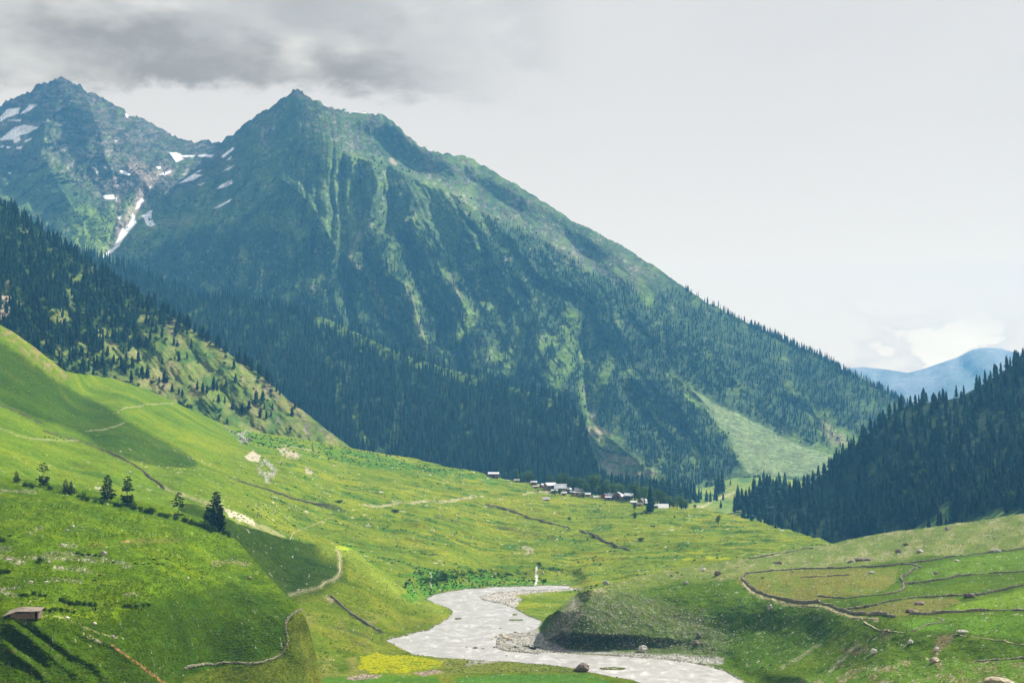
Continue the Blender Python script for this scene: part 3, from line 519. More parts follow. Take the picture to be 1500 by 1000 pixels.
# ---------------------------------------------------------------- right: stony mound and walled fields
SKYF=[(690,962),(725,957),(745,949),(770,940),(785,925),(800,905),(820,888),(838,873),(848,868),(870,862),(900,853),(930,845),(965,838),(1000,833),(1050,824),(1100,814),(1150,806),(1200,799),(1232,793),(1265,787),(1300,781),(1350,774),(1400,765),(1450,760),(1500,753),(1560,748),(1680,735)]
CF=[(690,962,1/wplane(962,-H+1)),(745,949,1/wplane(949,-H+2)),(760,955,1/wplane(955,-H+1.5)),(770,942,1/wplane(942,-H+3)),(785,925,990),(820,888,990),(848,868,1000),(900,853,1060),(965,838,1140),(1050,824,1250),(1150,806,1350),(1232,793,1430),(1300,781,1450),(1400,765,1420),(1500,753,1380),(1680,735,1350),
 (850,890,975),(850,920,963),(850,950,942),(920,880,995),(920,915,975),(920,945,950),(1000,850,1090),(1000,872,1030),(1000,905,990),(1000,945,950),(1062,850,1060),(1062,875,1000),(1062,910,975),(1062,940,955),(1062,965,915),(1130,870,985),(1130,900,960),(1130,940,935),(1130,965,880),(1200,880,940),(1200,920,905),(1200,955,870),(1120,840,1120),(1150,826,1210),(1250,815,1220),(1250,850,1030),(1300,890,880),(1350,850,1010),(1350,800,1240),(1450,830,1060),(1450,870,900),(1500,800,1150),(1500,850,950),(1500,900,790),(1300,912,820),(1330,925,785),(1400,915,790),(1420,935,745),(1500,940,720),(1330,950,772),(1400,955,742),(1500,963,705),
 (1170,990,810),(1250,980,780),(1330,968,757),(1420,968,725),(1500,975,680),(1500,1000,630),(1400,1000,660),(1300,1000,700),(1180,1010,760),(1090,985,850),(1050,985,865),(1680,800,1050),(1680,1000,560),(1300,1060,600),(1600,1060,500)]
def dz_f(px,row,p):
    x,y=p[...,0],p[...,1]; sd=river_sd(px,row)
    n=1.7*fbm(x/40.,y/40.,4,161)+.5*fbm(x/7.,y/6.,4,162)
    md=pmask(px,row,[(790,950),(850,860),(1060,830),(1160,880),(1300,920),(1500,960),(1300,990),(900,970)],12)
    n=n+.9*ridged(x/9.,y/9.,4,163)*md
    return keepdry(n*(1-ss(sd,-16,-2))+river_dz(px,row,p),sd,p)
def col_f(px,row,p):
    x,y=p[...,0],p[...,1]; n=fbm(px/16.,row/9.,4,165); n2=fbm(px/3.,row/2.2,3,166)
    c=grassy(px,row,p,[.050,.096,.0],[.066,.110,.001],[.030,.062,.0],25,1.6)
    # pale stony common along the skyline
    cm=pmask(px,row,[(820,885),(850,862),(965,832),(1232,788),(1500,745),(1700,725),(1700,795),(1500,802),(1350,815),(1250,830),(1100,840),(1060,850),(1000,850),(920,868),(860,880)],5,3)
    c=mixc(c,mixc(mixc(np.tile([.10,.135,.022],px.shape+(1,)),[.15,.165,.045],ss(n,-.2,.4)),[.28,.26,.19],ss(n2+.7*n,.3,.7)*.5),cm*.9)
    # mound with its stones
    md=pmask(px,row,[(735,955),(790,945),(810,900),(850,868),(930,868),(1040,905),(1080,930),(1060,960),(1000,965),(850,960)],10,5)
    c=mixc(c,mixc(mixc(np.tile([.058,.085,.02],px.shape+(1,)),[.085,.075,.045],ss(n,-.1,.4)*.5),[.26,.25,.20],ss(n2,.12,.5)*.35),md*.75)
    c=mixc(c,mixc(np.tile([.17,.13,.11],px.shape+(1,)),[.32,.28,.26],ss(n2,-.1,.4)),pmask(px,row,[(780,950),(800,920),(835,880),(850,872),(855,900),(835,930),(830,955)],5,5)*.4)
    c=mixc(c,mixc(np.tile(GRAV,px.shape+(1,)),[.16,.15,.13],ss(n2,0,.4)),pmask(px,row,[(685,972),(695,955),(722,942),(752,932),(785,918),(800,935),(830,952),(950,958),(1060,962),(1060,972),(900,968),(730,965)],2.5,3)*.9)
    dkm=pmask(px,row,[(1050,870),(1120,872),(1200,895),(1240,915),(1180,960),(1110,980),(1060,950),(1030,910)],14,8); c=mixc(c,[.045,.095,.006],dkm*.5)
    # walled fields
    c=mixc(c,mixc(np.tile([.125,.125,.022],px.shape+(1,)),[.10,.13,.018],ss(n,0,.4)),pmask(px,row,Q4([(-60,480),(0,472),(150,455),(320,446),(600,442),(720,440),(700,520),(600,560),(420,575),(340,600),(250,605),(170,590),(60,560),(-20,535),(-80,510)]),1.2,1.5)*.92)
    c=mixc(c,[.12,.12,.024],pmask(px,row,Q4([(480,640),(640,618),(760,600),(1000,585),(1030,610),(930,640),(860,662),(700,675),(600,660)]),1.2,1.5)*.9)
    c=mixc(c,[.098,.165,.006],pmask(px,row,Q4([(945,640),(1040,610),(1150,582),(1333,545),(1700,500),(1700,625),(1333,635),(1100,640)]),1,1)*.95)
    c=mixc(c,[.078,.145,.007],pmask(px,row,Q4([(760,495),(800,470),(870,435),(1000,398),(1180,368),(1333,352),(1700,320),(1700,420),(1333,450),(1050,478),(850,495)]),1.2,1)*ss(n+.3*n2,-.6,-.1)*.9)
    c=mixc(c,[.07,.15,.006],pmask(px,row,Q4([(860,680),(1333,655),(1700,640),(1700,780),(1333,790),(1000,760),(800,740),(720,700)]),3,2)*.8)
    c=mixc(c,[.26,.17,.12],pmask(px,row,Q4([(760,650),(800,640),(830,655),(780,668)]),1,2)*.5)
    c=mixc(c,[.13,.10,.05],ss(n+.5*n2,.15,.5)*pmask(px,row,Q4([(560,730),(700,740),(640,800),(500,900),(420,930),(440,850)]),4,3)*.8)
    c=mixc(c,[.15,.11,.06],pmask(px,row,Q4([(920,770),(1000,765),(960,830),(900,870),(880,850)]),3,3)*.7); c=mixc(c,[.36,.27,.2],lmask(px,row,Q4([(910,835),(905,900)]),3,2)*.7)
    fg=pmask(px,row,[(1150,1000),(1210,985),(1330,968),(1500,962),(1700,960),(1700,1100),(1100,1100)],3,2); c=mixc(c,mixc(mixc(np.tile([.075,.14,.008],px.shape+(1,)),[.13,.13,.03],ss(n,0,.45)),[.3,.28,.2],ss(n2+.5*n,.4,.6)*.7),fg*.9)
    c=mixc(c,[.30,.27,.2],lmask(px+2*n2,row,Q4([(150,930),(200,890),(250,870),(300,825),(340,810)]),1.2,3)*.45); c=mixc(c,[.30,.27,.2],lmask(px+2*n2,row,Q4([(380,950),(430,890),(450,880),(520,810)]),1,4)*.4)
    c=mixc(c,[.44,.36,.22],lmask(px,row,Q4([(-30,520),(0,550),(50,578),(120,600),(200,618),(330,622),(430,655),(520,680),(620,698)]),3.5,2)*.5)
    c=mixc(c,[.36,.34,.29],dots(px,row,p,.26,1.3,168)*.6); c=mixc(c,[.04,.055,.02],dots(px,row,p,.36,1.5,170)*.6)
    sd=river_sd(px,row); c=mixc(c,mixc(np.tile([.08,.075,.06],px.shape+(1,)),[.30,.28,.25],ss(n2,0,.3)),ss(sd,-4.,-1.6)*.8)
    return c
sf=Sheet(CF,SKYF,[(690,964),(745,957),(800,964),(860,968),(920,975),(1000,988),(1040,1010),(1090,1060),(1680,1060)],692,1660,1.1,dz=dz_f,w_extra=wriver,wlim=(1/1600,1/450),back=.8)
# ---------------------------------------------------------------- near hill on the left
SKYN=[(-160,676),(0,699),(40,703),(80,708),(110,713),(150,722),(200,733),(250,744),(290,757),(310,765),(325,778),(345,789),(365,812),(385,835),(405,856),(420,872),(436,885),(446,900),(454,925),(462,960),(470,1000),(478,1058)]
CN=[(-160,676,940),(0,699,950),(110,713,955),(250,744,975),(310,765,980),(345,789,955),(385,835,865),(420,872,800),(446,900,765),(440,960,742),(410,1058,700),
 (-160,800,720),(0,800,720),(0,860,620),(0,890,582),(60,903,580),(0,930,566),(0,960,557),(0,1000,546),(100,760,830),(100,830,700),(100,890,620),(110,930,600),(100,970,586),(100,1000,576),(200,800,800),(200,860,668),(180,900,640),(200,935,630),(200,970,620),(200,1000,611),(300,790,890),(300,830,815),(300,872,748),(300,900,731),(300,940,718),(300,1000,697),(360,850,820),(370,900,752),(370,950,731),(370,1000,712),(400,1000,722),(420,960,752),(455,930,790),(462,970,785),(470,1000,772),(-160,1058,500),(300,1058,670)]
GUL=[(A_([(0,420),(180,600),(340,700),(560,900)],0,880,.1333),-.022,5),(A_([(60,200),(270,360),(480,510),(700,680),(960,900)],0,880,.1333),-.022,6),(A_([(300,180),(520,340),(680,480),(800,580),(1050,700),(1200,900)],0,880,.1333),-.018,6),(A_([(560,180),(920,370),(1230,480),(1500,690)],0,880,.1333),-.012,5),
 (A_([(0,300),(200,480),(400,640),(560,780)],0,880,.1333),.018,6),(A_([(150,190),(400,380),(600,540),(840,760)],0,880,.1333),.018,6),(A_([(450,240),(640,400),(860,560)],0,880,.1333),.014,6),
 (L7([(900,520),(1000,600),(1100,690),(1190,760)]),-.010,5),(L7([(930,500),(1060,560),(1200,650)]),-.007,4),(L7([(860,560),(1000,680),(1130,790)]),.008,6)]
def rel_n(px,row):
    a=0
    for pl,amp,w in GUL:
        def fn(x,y,pl=pl,amp=amp,w=w):
            d,t=seg_d(x+1.5*fbm(x/9.,y/9.,2,12),y,pl); return amp*.25*np.exp(-(d/w)**2*.8)*ss(np.minimum(t,1-t),-.02,.15)
        a=a+boxed(fn,px,row,pl,w*3,0.)
    return a
def dz_n(px,row,p):
    x,y=p[...,0],p[...,1]
    n=1.1*fbm(x/38.,y/30.,4,171)+.3*fbm(x/5.,y/4.,4,172)
    st=pmask(px,row,[(-160,905),(60,910),(180,905),(200,880),(280,868),(380,850),(450,900),(440,1100),(-160,1100)],16)
    wz=p[...,2]+1.5*fbm(x/9.,y/9.,4,175); n=n+.2*ss(np.abs((wz/1.5)%1-.5)*2,.2,.8)*st          # terracettes trodden by cattle
    lb=0
    for pl in ([(110,790),(160,780),(250,782),(310,781)],[(150,822),(200,815),(245,810)],[(230,836),(300,825),(330,830)],[(0,742),(60,740),(110,742)],[(70,770),(140,762),(200,760)]): lb=lb+lmask(px,row,pl,3,5)
    return n-1.0*lb
def col_n(px,row,p):
    x,y=p[...,0],p[...,1]; n=fbm(px/20.,row/8.,4,177); n2=fbm(px/4.,row/3.,3,178)
    c=grassy(px,row,p,[.064,.115,.0],[.088,.135,.0],[.040,.082,.0],35,2.0)
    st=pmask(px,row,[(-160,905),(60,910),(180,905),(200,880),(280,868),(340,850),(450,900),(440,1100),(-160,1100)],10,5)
    c=mixc(c,grassy(px,row,p,[.020,.052,.0],[.030,.062,.0],[.010,.030,.0],45,3.),st*.8)  # steep face darkened in the albedo to deepen its shade
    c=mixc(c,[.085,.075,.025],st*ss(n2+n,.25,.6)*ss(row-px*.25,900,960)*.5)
    # broken stony ground left of centre
    rk=0
    for pl,w in ((L7([(0,470),(100,495)]),3),(L7([(110,480),(230,457),(330,462),(440,478),(540,510)]),3.2),(L7([(130,470),(260,480),(400,490)]),2),(L7([(230,520),(300,520),(380,530)]),2.2),(L7([(200,565),(290,572),(340,580)]),2),(L7([(0,622),(70,635)]),3),(L7([(250,422),(320,422)]),3),(L7([(0,440),(40,442)]),4),(L7([(130,375),(160,352),(180,352)]),2),(L7([(530,632),(570,632)]),3),(L7([(10,603),(70,600)]),4),(L7([(110,575),(140,577)]),2),(L7([(0,190),(140,198)]),1)):
        rk=np.maximum(rk,lmask(px+3*n2,row+1.2*n,pl,w,3))
    c=mixc(c,mixc(np.tile([.15,.13,.09],px.shape+(1,)),[.36,.33,.27],ss(n2,-.1,.35)),rk*ss(fbm(px/2.5,row/1.6,2,179),-.45,.1)*.75)
    c=mixc(c,[.30,.20,.09],np.maximum(pmask(px,row,L7([(505,405),(540,402),(545,412),(510,414)]),1,1),lmask(px,row,L7([(585,400),(605,402)]),1.5,1))*.8)
    c=mixc(c,[.14,.12,.03],lmask(px,row,L7([(380,425),(500,410),(620,405),(760,400)]),4,3)*ss(n,-.2,.3)*.6)
    c=mixc(c,[.24,.20,.10],lmask(px+n2,row,L7([(890,490),(960,492),(1040,506)]),2.2,2)*.6); c=mixc(c,[.035,.06,.01],lmask(px,row,L7([(930,485),(1000,480)]),4,3)*.5)
    c=mixc(c,[.27,.12,.05],lmask(px+1.5*n2,row,L7([(470,842),(540,890),(600,930),(670,985),(720,1020)]),2.0,1.5)*.9)
    c=mixc(c,[.36,.33,.22],lmask(px+n2,row,L7([(355,795),(400,820),(420,832)]),2.5,2)*.8); c=mixc(c,[.28,.27,.12],lmask(px+n2,row,L7([(230,722),(300,740),(380,778),(470,803),(490,802)]),1,1.5)*.6)
    c=mixc(c,[.34,.22,.10],pmask(px,row,A_([(130,115),(300,130),(400,140),(480,170),(400,190),(250,170)],0,880,.1333),1,2)*.6)
    c=mixc(c,[.09,.17,.006],lmask(px,row,L7([(740,410),(800,390),(890,377)]),2,2)*.6)
    c=mixc(c,[.40,.38,.30],dots(px,row,p,.22,.9,181)*.6); c=mixc(c,[.02,.05,.004],dots(px,row,p,.42,1.1,183)*.6)
    c=mixc(c,[.02,.05,.001],ss(n+.3*n2,.25,.5)*(1-st)*.45)
    c=mixc(c,grassy(px,row,p,[.085,.105,.008],[.12,.12,.014],[.05,.08,.004],5,1.5),pmask(px,row,[(428,895),(448,885),(600,900),(600,1100),(230,1100),(270,992),(340,972),(395,966),(415,945)],2.5,3)*.85)
    return c
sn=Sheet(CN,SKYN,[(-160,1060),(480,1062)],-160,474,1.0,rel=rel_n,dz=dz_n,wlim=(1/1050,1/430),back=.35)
# ------------------------------------------------------------------ build all land
sm.build('mountain',col_m,M_far)
sp_.build('forested_hills',col_s,M_far)
sv.build('valley_floor',col_v,M_mid)
sl.build('left_hills',col_l,M_mid)
sr.build('right_hills',col_r,M_mid)
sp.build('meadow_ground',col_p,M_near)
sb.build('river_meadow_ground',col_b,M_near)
sf.build('field_ground',col_f,M_near)
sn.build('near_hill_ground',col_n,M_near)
# base ground reaching the horizon
gx=np.linspace(-30000,30000,61); gy=np.linspace(-300,14000,61); GX,GY=np.meshgrid(gx,gy); V=np.stack([GX,GY,-175+6*fbm(GX/3000,GY/3000,3,9)],-1).reshape(-1,3)
i=(np.arange(60)[:,None]*61+np.arange(60)).ravel(); link('ground',mesh_np('ground',V,np.stack([i,i+1,i+62,i+61],1),True,np.tile([.06,.09,.03],(len(V),1))),M_far,kind='structure')
# river surface
bx=np.array([P(a,b,1/wplane(b)) for a,b in RIVER]); x0,y0=bx[:,0].min()-30,bx[:,1].min()-60; x1,y1=bx[:,0].max()+60,bx[:,1].max()+60
nx,ny=int((x1-x0)/1.5),int((y1-y0)/1.5); GX,GY=np.meshgrid(np.linspace(x0,x1,nx),np.linspace(y0,y1,ny))
V=np.stack([GX,GY,-H+.07*fbm(GX/7.,GY/9.,4,191,.6)+.04*ridged(GX/2.6,GY/4.,3,192)],-1)
i=(np.arange(ny-1)[:,None]*nx+np.arange(nx-1)).ravel()
m,t,b=nt('silty_water'); b.inputs['Roughness'].default_value=.4
tc=N(t,'ShaderNodeTexCoord'); mp=N(t,'ShaderNodeMapping'); mp.inputs['Scale'].default_value=(.12,.085,1); t.links.new(tc.outputs['Object'],mp.inputs['Vector'])
nz=N(t,'ShaderNodeTexNoise'); nz.inputs['Scale'].default_value=1.0; nz.inputs['Detail'].default_value=8; nz.inputs['Roughness'].default_value=.68; nz.inputs['Distortion'].default_value=.8; t.links.new(mp.outputs['Vector'],nz.inputs['Vector'])
cr=N(t,'ShaderNodeValToRGB'); t.links.new(nz.outputs['Fac'],cr.inputs['Fac']); e=cr.color_ramp.elements; e[0].position=.33; e[0].color=(.22,.215,.20,1); e[1].position=.68; e[1].color=(.50,.49,.47,1)
e2=cr.color_ramp.elements.new(.53); e2.color=(.30,.29,.275,1)
t.links.new(cr.outputs['Color'],b.inputs['Base Color'])
bp=N(t,'ShaderNodeBump'); bp.inputs['Distance'].default_value=.45; t.links.new(nz.outputs['Fac'],bp.inputs['Height']); t.links.new(bp.outputs['Normal'],b.inputs['Normal'])
link('river_water',mesh_np('river_water',V.reshape(-1,3),np.stack([i,i+1,i+1+nx,i+nx],1)),m,kind='structure')
print('land',round(time.time()-T0,1))
# ================================================================== TREES
def tri_tree(levels,per,rad,seed,droop=.35,top=.97,base=.08,core=.55,irr=.3,prof=.8,gaps=0):
    """conifer of unit height: trunk, ragged core, diamond-shaped boughs"""
    r=np.random.default_rng(seed); V=[];Fc=[];mi=[]
    def add(vs,fs,m):
        o=len(V); V.extend(vs); Fc.extend([(a+o,b+o,c+o) for a,b,c in fs]); mi.extend([m]*len(fs))
    k=6; ring=lambda z,rr:[(rr*math.cos(6.2832*i/k),rr*math.sin(6.2832*i/k),z) for i in range(k)]
    vs=ring(-.03,.016)+ring(.5,.010)+[(0,0,top)]
    fs=[]
    for i in range(k): j=(i+1)%k; fs+=[(i,j,k+j),(i,k+j,k+i),(k+i,k+j,2*k)]
    add(vs,fs,1)
    def R(t): return rad*((1-t)**prof)*(.75+.25*min(1,t*6))
    # ragged inner core
    m=9; rows=[]; vs=[]
    nz=7
    for a in range(nz):
        t=a/(nz-1); z=base+(top-base)*t; 
        for i in range(m):
            rr=R(t)*core*(1+irr*r.uniform(-1,1)) if a<nz-1 else 0.003
            vs.append((rr*math.cos(6.2832*i/m),rr*math.sin(6.2832*i/m),z+r.uniform(-.02,.02)))
    fs=[]
    for a in range(nz-1):
        for i in range(m): j=(i+1)%m; p,q=a*m,(a+1)*m; fs+=[(p+i,p+j,q+j),(p+i,q+j,q+i)]
    add(vs,fs,0)
    for a in range(levels):
        t=(a+.5)/levels; z=base+(top-base)*t
        if gaps and r.random()<gaps: continue
        n=max(3,int(per*(1-.45*t))); ph=r.uniform(0,6.28); lf=1+irr*r.uniform(-1,.7)
        for i in range(n):
            an=ph+6.2832*i/n+r.uniform(-.25,.25); L=R(t)*lf*(1+irr*r.uniform(-1,.6)); w=L*r.uniform(.28,.42)
            d=L*droop*r.uniform(.6,1.4); zz=z+r.uniform(-.015,.015); c,s=math.cos(an),math.sin(an)
            def pt(x,y,h): return (x*c-y*s,x*s+y*c,zz+h)
            add([pt(.0,0,.012),pt(L*.6,w,-d*.75),pt(L,0,-d),pt(L*.6,-w,-d*.75),pt(L*.55,0,-d*.3)],[(0,4,1),(1,4,2),(2,4,3),(3,4,0)],0)
    return np.array(V),np.array(Fc),mi
def clump_tree(blobs,nl,leaf,seed,trunk=(.035,.35),limbs=True):
    """broad-leaved crown built from many small leaf cards round several centres"""
    r=np.random.default_rng(seed); V=[];Fc=[];mi=[]
    def tube(a,b,ra,rb,k=5):
        a=np.array(a,float);b=np.array(b,float);d=b-a;d/=np.linalg.norm(d)+1e-9
        u=np.cross(d,[0,0,1.] if abs(d[2])<.9 else [1.,0,0]);u/=np.linalg.norm(u);v=np.cross(d,u);o=len(V)
        for c,rr in ((a,ra),(b,rb)):
            for i in range(k): V.append(tuple(c+rr*(u*math.cos(6.2832*i/k)+v*math.sin(6.2832*i/k))))
        for i in range(k): j=(i+1)%k; Fc.extend([(o+i,o+j,o+k+j),(o+i,o+k+j,o+k+i)]); mi.extend([1,1])
    tube((0,0,-.04),(0,0,trunk[1]),trunk[0],trunk[0]*.7)
    tot=sum(b[3]**2 for b in blobs)
    for (x,y,z,rr,sz) in blobs:
        if limbs: tube((0,0,trunk[1]*.9),(x*.8,y*.8,z),trunk[0]*.55,trunk[0]*.2,4)
        for _ in range(int(nl*rr*rr/tot)):
            d=r.normal(size=3); d/=np.linalg.norm(d); q=rr*(r.random()**.33)*(1+.15*r.normal())
            c=np.array([x,y,z])+d*q*np.array([1,1,sz]); nrm=d+.7*r.normal(size=3); nrm/=np.linalg.norm(nrm)
            u=np.cross(nrm,r.normal(size=3));u/=np.linalg.norm(u);v=np.cross(nrm,u);s=leaf*r.uniform(.6,1.4);o=len(V)
            V.extend([tuple(c+u*s),tuple(c+v*s*.7+nrm*s*.2),tuple(c-u*s),tuple(c-v*s*.7+nrm*s*.2)]); Fc.extend([(o,o+1,o+2),(o,o+2,o+3)]); mi.extend([0,0])
    return np.array(V),np.array(Fc),mi
def pine(seed,levels=13,per=6,rad=.24,prof=.6,drop=()):
    """near pine: trunk, drawn-up boughs each carrying tufts of needles"""
    r=np.random.default_rng(seed); T=[[],[]];Cc=[[],[]]
    def tube(a,b,ra,rb,k=5,dst=T):
        a=np.array(a,float);b=np.array(b,float);d=b-a;d/=np.linalg.norm(d)+1e-9
        u=np.cross(d,[0,0,1.] if abs(d[2])<.9 else [1.,0,0]);u/=np.linalg.norm(u);v=np.cross(d,u);V,Fc=dst;o=len(V)
        for c,rr in ((a,ra),(b,rb)):
            for i in range(k): V.append(tuple(c+rr*(u*math.cos(6.2832*i/k)+v*math.sin(6.2832*i/k))))
        for i in range(k): j=(i+1)%k; Fc.extend([(o+i,o+j,o+k+j),(o+i,o+k+j,o+k+i)])
    bend=[(0,0,-.03)]+[(r.uniform(-.012,.012),r.uniform(-.012,.012),z) for z in (.25,.5,.75)]+[(0,0,.98)]
    for i in range(4): tube(bend[i],bend[i+1],.02*(1-i*.22),.02*(1-(i+1)*.22),7)
    for a in range(levels):
        t=(a+.3)/levels
        if any(lo<t<hi for lo,hi in drop): continue
        z=.10+.88*t; n=max(3,int(per*(1.1-.5*t))); ph=r.uniform(0,6.28); lf=r.uniform(.72,1.15)
        for i in range(n):
            an=ph+6.2832*i/n+r.uniform(-.35,.35); L=(rad*((1-t)**prof)*(.6+.4*min(1,t*5))+.02)*lf*r.uniform(.65,1.2)
            c,s=math.cos(an),math.sin(an); rise=L*r.uniform(-.25,.15)
            tip=(L*c,L*s,z+rise); tube((0,0,z),tip,.006*(1-t*.6),.0015,4)
            for f in (.35,.55,.75,.95,1.0):
                if r.random()<.12: continue
                cx=np.array([L*c*f,L*s*f,z+rise*f+.008]); sz=.040*(1.15-.5*t)*(.7+.5*f)*r.uniform(.7,1.3)
                for _ in range(9):
                    d=r.normal(size=3); d[2]=d[2]*.45; d/=np.linalg.norm(d); e=cx+d*sz*r.uniform(.4,1.2); u=np.cross(d,r.normal(size=3)); u/=np.linalg.norm(u); V,Fc=Cc;o=len(V)
                    w=sz*.38; V.extend([tuple(cx+u*w*.6-d*sz*.2),tuple(e+u*w*.4),tuple(e+d*sz*.5),tuple(e-u*w),tuple(cx-u*w*.5)]); Fc.extend([(o,o+1,o+2),(o,o+2,o+3),(o,o+3,o+4)])
    return T,Cc
M_bark=flat_mat('bark',(.07,.05,.035),.3,6); M_pale=flat_mat('pale_bark',(.25,.22,.18),.3,6)
M_need=flat_mat('conifer_needles',(.024,.066,.048),.45,.25,.95,objrand=.55,spec=.1,trans=.2)
M_needR=flat_mat('shaded_fir_needles',(.011,.038,.022),.4,3,.95,objrand=.8,spec=.1,trans=.25)  # darker needle copy with the hillside shade put into the base colour
M_pineN=flat_mat('pine_needles',(.012,.028,.010),.4,5,.95,objrand=.15,spec=.1)
M_leaf=flat_mat('broad_leaves',(.070,.125,.03),.4,4,.9,objrand=.35,spec=.1,trans=.35)
M_leafB=flat_mat('shrub_leaves',(.03,.07,.008),.4,3,.9,objrand=.4,spec=.1,trans=.25)
M_leafL=flat_mat('hillside_shrub_leaves',(.05,.095,.018),.4,3,.9,objrand=.5,spec=.1,trans=.25)
def proto_mesh(name,data,mats,smooth=False):
    V,Fc,mi=data; me=mesh_np(name,V,Fc,smooth,None,mi)
    for m in mats: me.materials.append(m)
    return me
FIR=[proto_mesh('fir_tree',tri_tree(17,8,.125+.02*(i%3),100+i,irr=.38,prof=.55+.1*(i%2)),(M_need,M_bark)) for i in range(4)]
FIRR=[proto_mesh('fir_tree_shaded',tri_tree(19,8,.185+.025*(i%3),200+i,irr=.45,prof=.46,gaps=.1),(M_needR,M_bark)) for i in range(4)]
DEO=[proto_mesh('cedar_tree',tri_tree(20,9,.17+.02*i,300+i,irr=.4,prof=.5,core=.5,gaps=.12,droop=.22),(M_need,M_bark)) for i in range(4)]
def blobs(seed,n,w,z0,z1,r0,r1):
    r=np.random.default_rng(seed); return [(r.uniform(-w,w),r.uniform(-w,w),z0+(z1-z0)*(i+.5)/n,r.uniform(r0,r1),r.uniform(.8,1.1)) for i in range(n)]
BRD=[proto_mesh('broad_tree',clump_tree(blobs(400+i,9,.14,.35,.85,.13,.20),1100,.022,400+i),(M_leaf,M_bark)) for i in range(4)]
POP=[proto_mesh('poplar_tree',clump_tree(blobs(420+i,8,.045,.25,.9,.075,.11),900,.020,420+i,(.02,.6)),(M_leaf,M_pale)) for i in range(3)]
BSH=[proto_mesh('bush',clump_tree(blobs(440+i,6,.32,.2,.6,.25,.38),420,.06,440+i,(.04,.2)),(M_leafB,M_bark)) for i in range(4)]
SHR=[proto_mesh('hillside_shrub',clump_tree(blobs(460+i,5,.25,.25,.65,.2,.34),160,.10,460+i,(.04,.2),False),(M_leafL,M_bark)) for i in range(4)]
def scatter(name,pts,scl,meshes,label,cat,lean=.04,holder=[None]):
    """one stuff object: points carrying instances of small meshes"""
    n=len(pts); me=bpy.data.meshes.new(name); me.vertices.add(n); me.vertices.foreach_set('co',np.asarray(pts,np.float32).ravel())
    scl=np.asarray(scl,float); scl=scl if scl.ndim==2 else np.stack([scl]*3,1)
    a=me.attributes.new('scl','FLOAT_VECTOR','POINT'); a.data.foreach_set('vector',scl.astype(np.float32).ravel())
    rt=np.stack([rng.normal(0,lean,n),rng.normal(0,lean,n),rng.uniform(0,6.283,n)],1); a=me.attributes.new('rot','FLOAT_VECTOR','POINT'); a.data.foreach_set('vector',rt.astype(np.float32).ravel())
    a=me.attributes.new('idx','INT','POINT'); a.data.foreach_set('value',rng.integers(0,len(meshes),n).astype(np.int32))
    o=link(name,me,None,kind='stuff'); o['label']=label; o['category']=cat
    g=bpy.data.node_groups.new(name,'GeometryNodeTree'); g.interface.new_socket('Geometry',in_out='INPUT',socket_type='NodeSocketGeometry'); g.interface.new_socket('Geometry',in_out='OUTPUT',socket_type='NodeSocketGeometry')
    gi=g.nodes.new('NodeGroupInput'); go=g.nodes.new('NodeGroupOutput'); ip=g.nodes.new('GeometryNodeInstanceOnPoints'); ip.inputs['Pick Instance'].default_value=True
    jn=g.nodes.new('GeometryNodeJoinGeometry')
    for m in reversed(meshes):
        src=bpy.data.objects.new(name+'_source',m)      # never linked to the scene
        oi=g.nodes.new('GeometryNodeObjectInfo'); oi.inputs['Object'].default_value=src; oi.inputs['As Instance'].default_value=True; g.links.new(oi.outputs['Geometry'],jn.inputs[0])
    g.links.new(jn.outputs[0],ip.inputs['Instance'])
    for nm,ty,sk in (('scl','FLOAT_VECTOR','Scale'),('rot','FLOAT_VECTOR','Rotation'),('idx','INT','Instance Index')):
        na=g.nodes.new('GeometryNodeInputNamedAttribute'); na.data_type=ty; na.inputs['Name'].default_value=nm; out=[q for q in na.outputs if q.enabled and q.name=='Attribute'][0]; g.links.new(out,ip.inputs[sk])
    g.links.new(gi.outputs[0],ip.inputs['Points']); g.links.new(ip.outputs[0],go.inputs[0])
    md=o.modifiers.new('spread','NODES'); md.node_group=g
    return o
def sample(sheet,n,box,maskf):
    x=rng.uniform(box[0],box[2],n); y=rng.uniform(box[1],box[3],n)
    k=(y>sheet.skyrow(x)+.3)&(rng.random(n)<maskf(x,y)); x,y=x[k],y[k]
    return x,y,sheet.pos(x,y)
def sky_of(pl,x): return np.interp(x,[a for a,b in pl],[b for a,b in pl])
def tscale(n,lo,hi,wid=.15):
    h=rng.uniform(lo,hi,n); w=h*(1+rng.normal(0,wid,n)); return np.stack([w,w,h],1)
# forest on the great mountain
x,y,p=sample(sm,230000,(150,300,1345,725),lambda a,b:forest_m(a,b)*.17*(b<sky_of(SKYS,np.clip(a,-100,1190))+6)*(.45+.55*ss(b,340,460)))
scatter('mountain_forest',p,tscale(len(p),9,22),FIR,'blue green conifer forest covering the lower slopes of the great pointed mountain','forest'); print('mountain trees',len(p))
# ridge-line trees of the mountain's right shoulder
xs=np.concatenate([rng.uniform(1000,1120,60),rng.uniform(1100,1345,330)]); ys=sm.skyrow(xs)+rng.uniform(.2,5,len(xs)); pr=sm.pos(xs,ys)
scatter('ridge_forest',pr,tscale(len(pr),14,26),FIR,'line of conifers bristling along the right shoulder of the great mountain','forest')
# shrubs and scrub on the mountain
x,y,p=sample(sm,60000,(60,230,1345,715),lambda a,b:(1-openness(a,b))*.35*ss(fbm(a/20.,b/20.,4,501),-.2,.3)*(b<sky_of(SKYS,np.clip(a,-100,1190))+6)*ss(b-sky_of(SKYM,a),20,110))
scatter('mountain_scrub',p,tscale(len(p),5,10),SHR,'scattered scrub dotting the open slopes of the great mountain','scrub'); print('scrub',len(p))
